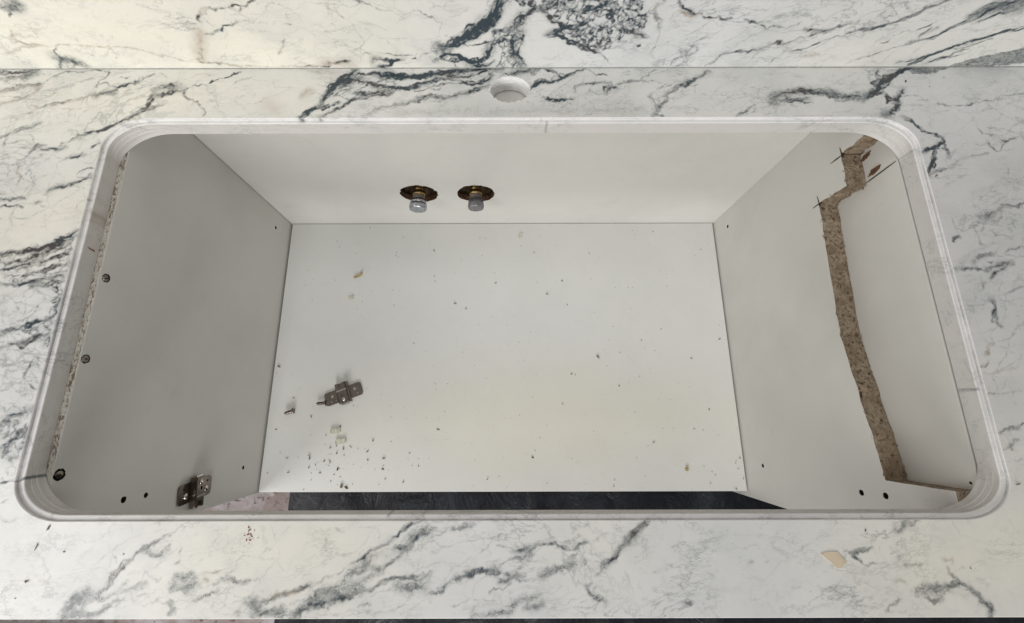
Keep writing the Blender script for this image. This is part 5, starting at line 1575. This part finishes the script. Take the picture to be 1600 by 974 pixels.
CR = [(678, 392, 2.2), (680, 440, 1.6), (711, 475, 2.6), (728, 482, 1.8), (774, 442, 2.4), (855, 460, 2.6), (878, 439, 2.4), (886, 476, 1.6), (1020, 362, 2.0), (934, 558, 3.2),
      (894, 585, 2.4), (969, 551, 1.4), (967, 603, 1.6), (1002, 532, 1.6), (1033, 514, 1.6), (647, 537, 1.8), (616, 478, 1.6), (578, 356, 1.6), (680, 600, 1.4), (681, 609, 1.2),
      (879, 631, 1.6), (833, 715, 2.6), (836, 704, 1.2), (761, 749, 1.6), (685, 671, 2.6), (584, 687, 3.0), (575, 704, 3.2), (599, 716, 3.2), (611, 690, 1.4), (654, 729, 2.0), (630, 754, 2.2),
      (640, 708, 1.6), (534, 760, 4.0), (542, 762, 4.0), (482, 712, 3.6), (484, 716, 2.4), (487, 651, 2.4), (431, 671, 1.8), (436, 573, 3.2), (432, 583, 2.0), (459, 622, 1.6), (517, 699, 2.4),
      (527, 708, 2.2), (537, 701, 2.6), (538, 711, 2.0), (526, 696, 2.0), (516, 722, 2.6), (514, 719, 1.8), (507, 721, 2.0), (528, 733, 2.6), (493, 727, 1.6), (483, 731, 2.0), (500, 739, 2.0),
      (451, 739, 2.2), (448, 716, 1.4), (418, 739, 1.4), (522, 742, 1.8), (517, 752, 1.6), (575, 719, 1.6), (598, 733, 2.2), (602, 748, 1.8), (547, 697, 1.6), (549, 699, 1.6), (532, 666, 2.2),
      (510, 680, 1.6), (474, 765, 2.0), (1084, 670, 1.6), (1108, 640, 1.6), (1124, 530, 2.0), (1080, 560, 1.8), (1098, 672, 1.4), (1100, 728, 1.4), (1110, 755, 1.4), (1160, 712, 2.0), (1157, 716, 2.0),
      (1154, 733, 1.6), (1161, 748, 1.6), (1150, 764, 2.0), (1021, 691, 1.8), (959, 760, 1.6), (960, 750, 1.4), (855, 755, 1.2), (700, 600, 1.2), (1140, 470, 1.6), (1095, 390, 1.4), (750, 372, 1.2), (835, 395, 1.8), (921, 396, 1.6)]
for _ in range(30):
    CR.append((470 + random.gauss(70, 45), 725 + random.gauss(0, 24), random.uniform(0.6, 1.2)))
for _ in range(260):
    CR.append((random.uniform(415, 1160), random.uniform(360, 765), random.uniform(0.5, 1.1)))
bm = bmesh.new()
for (px, py, s) in CR:
    p = onz(px, py, Z_FLOOR)
    if not (XL + 0.004 < p[0] < XR - 0.004 and Y_CAB + 0.002 < p[1] < Y_BACK - 0.003):
        continue
    s = s * 0.00076
    a = random.uniform(0, math.pi)
    ca, sa = math.cos(a), math.sin(a)
    vs = []
    for _ in range(7):
        u, v, w = random.uniform(-1.5, 1.5) * s, random.uniform(-.7, .7) * s, random.uniform(0, 1.0) * s
        vs.append(bm.verts.new((p[0] + u * ca - v * sa, p[1] + u * sa + v * ca, Z_FLOOR + 0.0001 + w)))
    bmesh.ops.convex_hull(bm, input=vs)
crumbs = link('sawdust_crumbs', bm_mesh('sawdust_crumbs', bm), M_CRUMB)
tag(crumbs, 'dark sawdust crumbs scattered over the cabinet floor', 'crumbs', kind='stuff')

# ------------------------------------------------------------------ bits on the counter
P = [onz(*p) for p in ((1282, 866), (1289, 863), (1296, 862), (1308, 862), (1314, 869), (1323, 879), (1318, 883), (1315, 888), (1307, 888), (1299, 879), (1291, 873))]
bm = bmesh.new()
prism(bm, [(p[0], p[1]) for p in P], 2, 0.0001, 0.0004)
pap = link('paper_scrap', bm_mesh('paper_scrap', bm), M_PAPER)
tag(pap, 'torn beige paper scrap lying on the front right of the marble countertop', 'paper scrap')
bm = bmesh.new()
for (px, py, s, L, a) in ((42, 909, 3.0, 1.0, 20), (58, 853, 2.0, 3.4, 75), (77, 823, 2.0, 3.2, 75), (100, 862, 1.6, 1.4, 10), (24, 935, 1.2, 1, 0), (193, 866, 1.2, 1, 0), (1352, 829, 1.8, 1.4, 70),
                          (403, 841, 1.4, 1, 0), (1415, 128, 2.4, 1.2, 80), (1474, 122, 1.8, 1.2, 60), (1452, 136, 1.4, 1, 0), (1462, 275, 2.4, 1.4, 20), (1590, 757, 2.0, 2.4, 10), (1516, 888, 1.2, 1, 0)):
    p = onz(px, py)
    s *= 0.00050
    ca, sa = math.cos(math.radians(a)), math.sin(math.radians(a))
    vs = []
    for _ in range(8):
        u, v, w = random.uniform(-1, 1) * s * L, random.uniform(-.8, .8) * s, random.uniform(0, .7) * s
        vs.append(bm.verts.new((p[0] + u * ca - v * sa, p[1] + u * sa + v * ca, 0.0001 + w)))
    bmesh.ops.convex_hull(bm, input=vs)
dirt = link('counter_crumbs', bm_mesh('counter_crumbs', bm), M_CRUMB)
tag(dirt, 'few dark specks of dirt on the marble countertop', 'crumbs', kind='stuff')
bm = bmesh.new()
for _ in range(26):
    p = onz(389 + random.gauss(0, 4), 836 + random.gauss(0, 6))
    s = random.uniform(0.0003, 0.0010)
    vs = [bm.verts.new((p[0] + random.uniform(-s, s), p[1] + random.uniform(-s, s), 0.0001 + random.uniform(0, 0.4) * s)) for _ in range(6)]
    bmesh.ops.convex_hull(bm, input=vs)
red = link('red_specks', bm_mesh('red_specks', bm), M_RED)
tag(red, 'cluster of tiny dark red specks on the front left of the countertop', 'specks', kind='stuff')
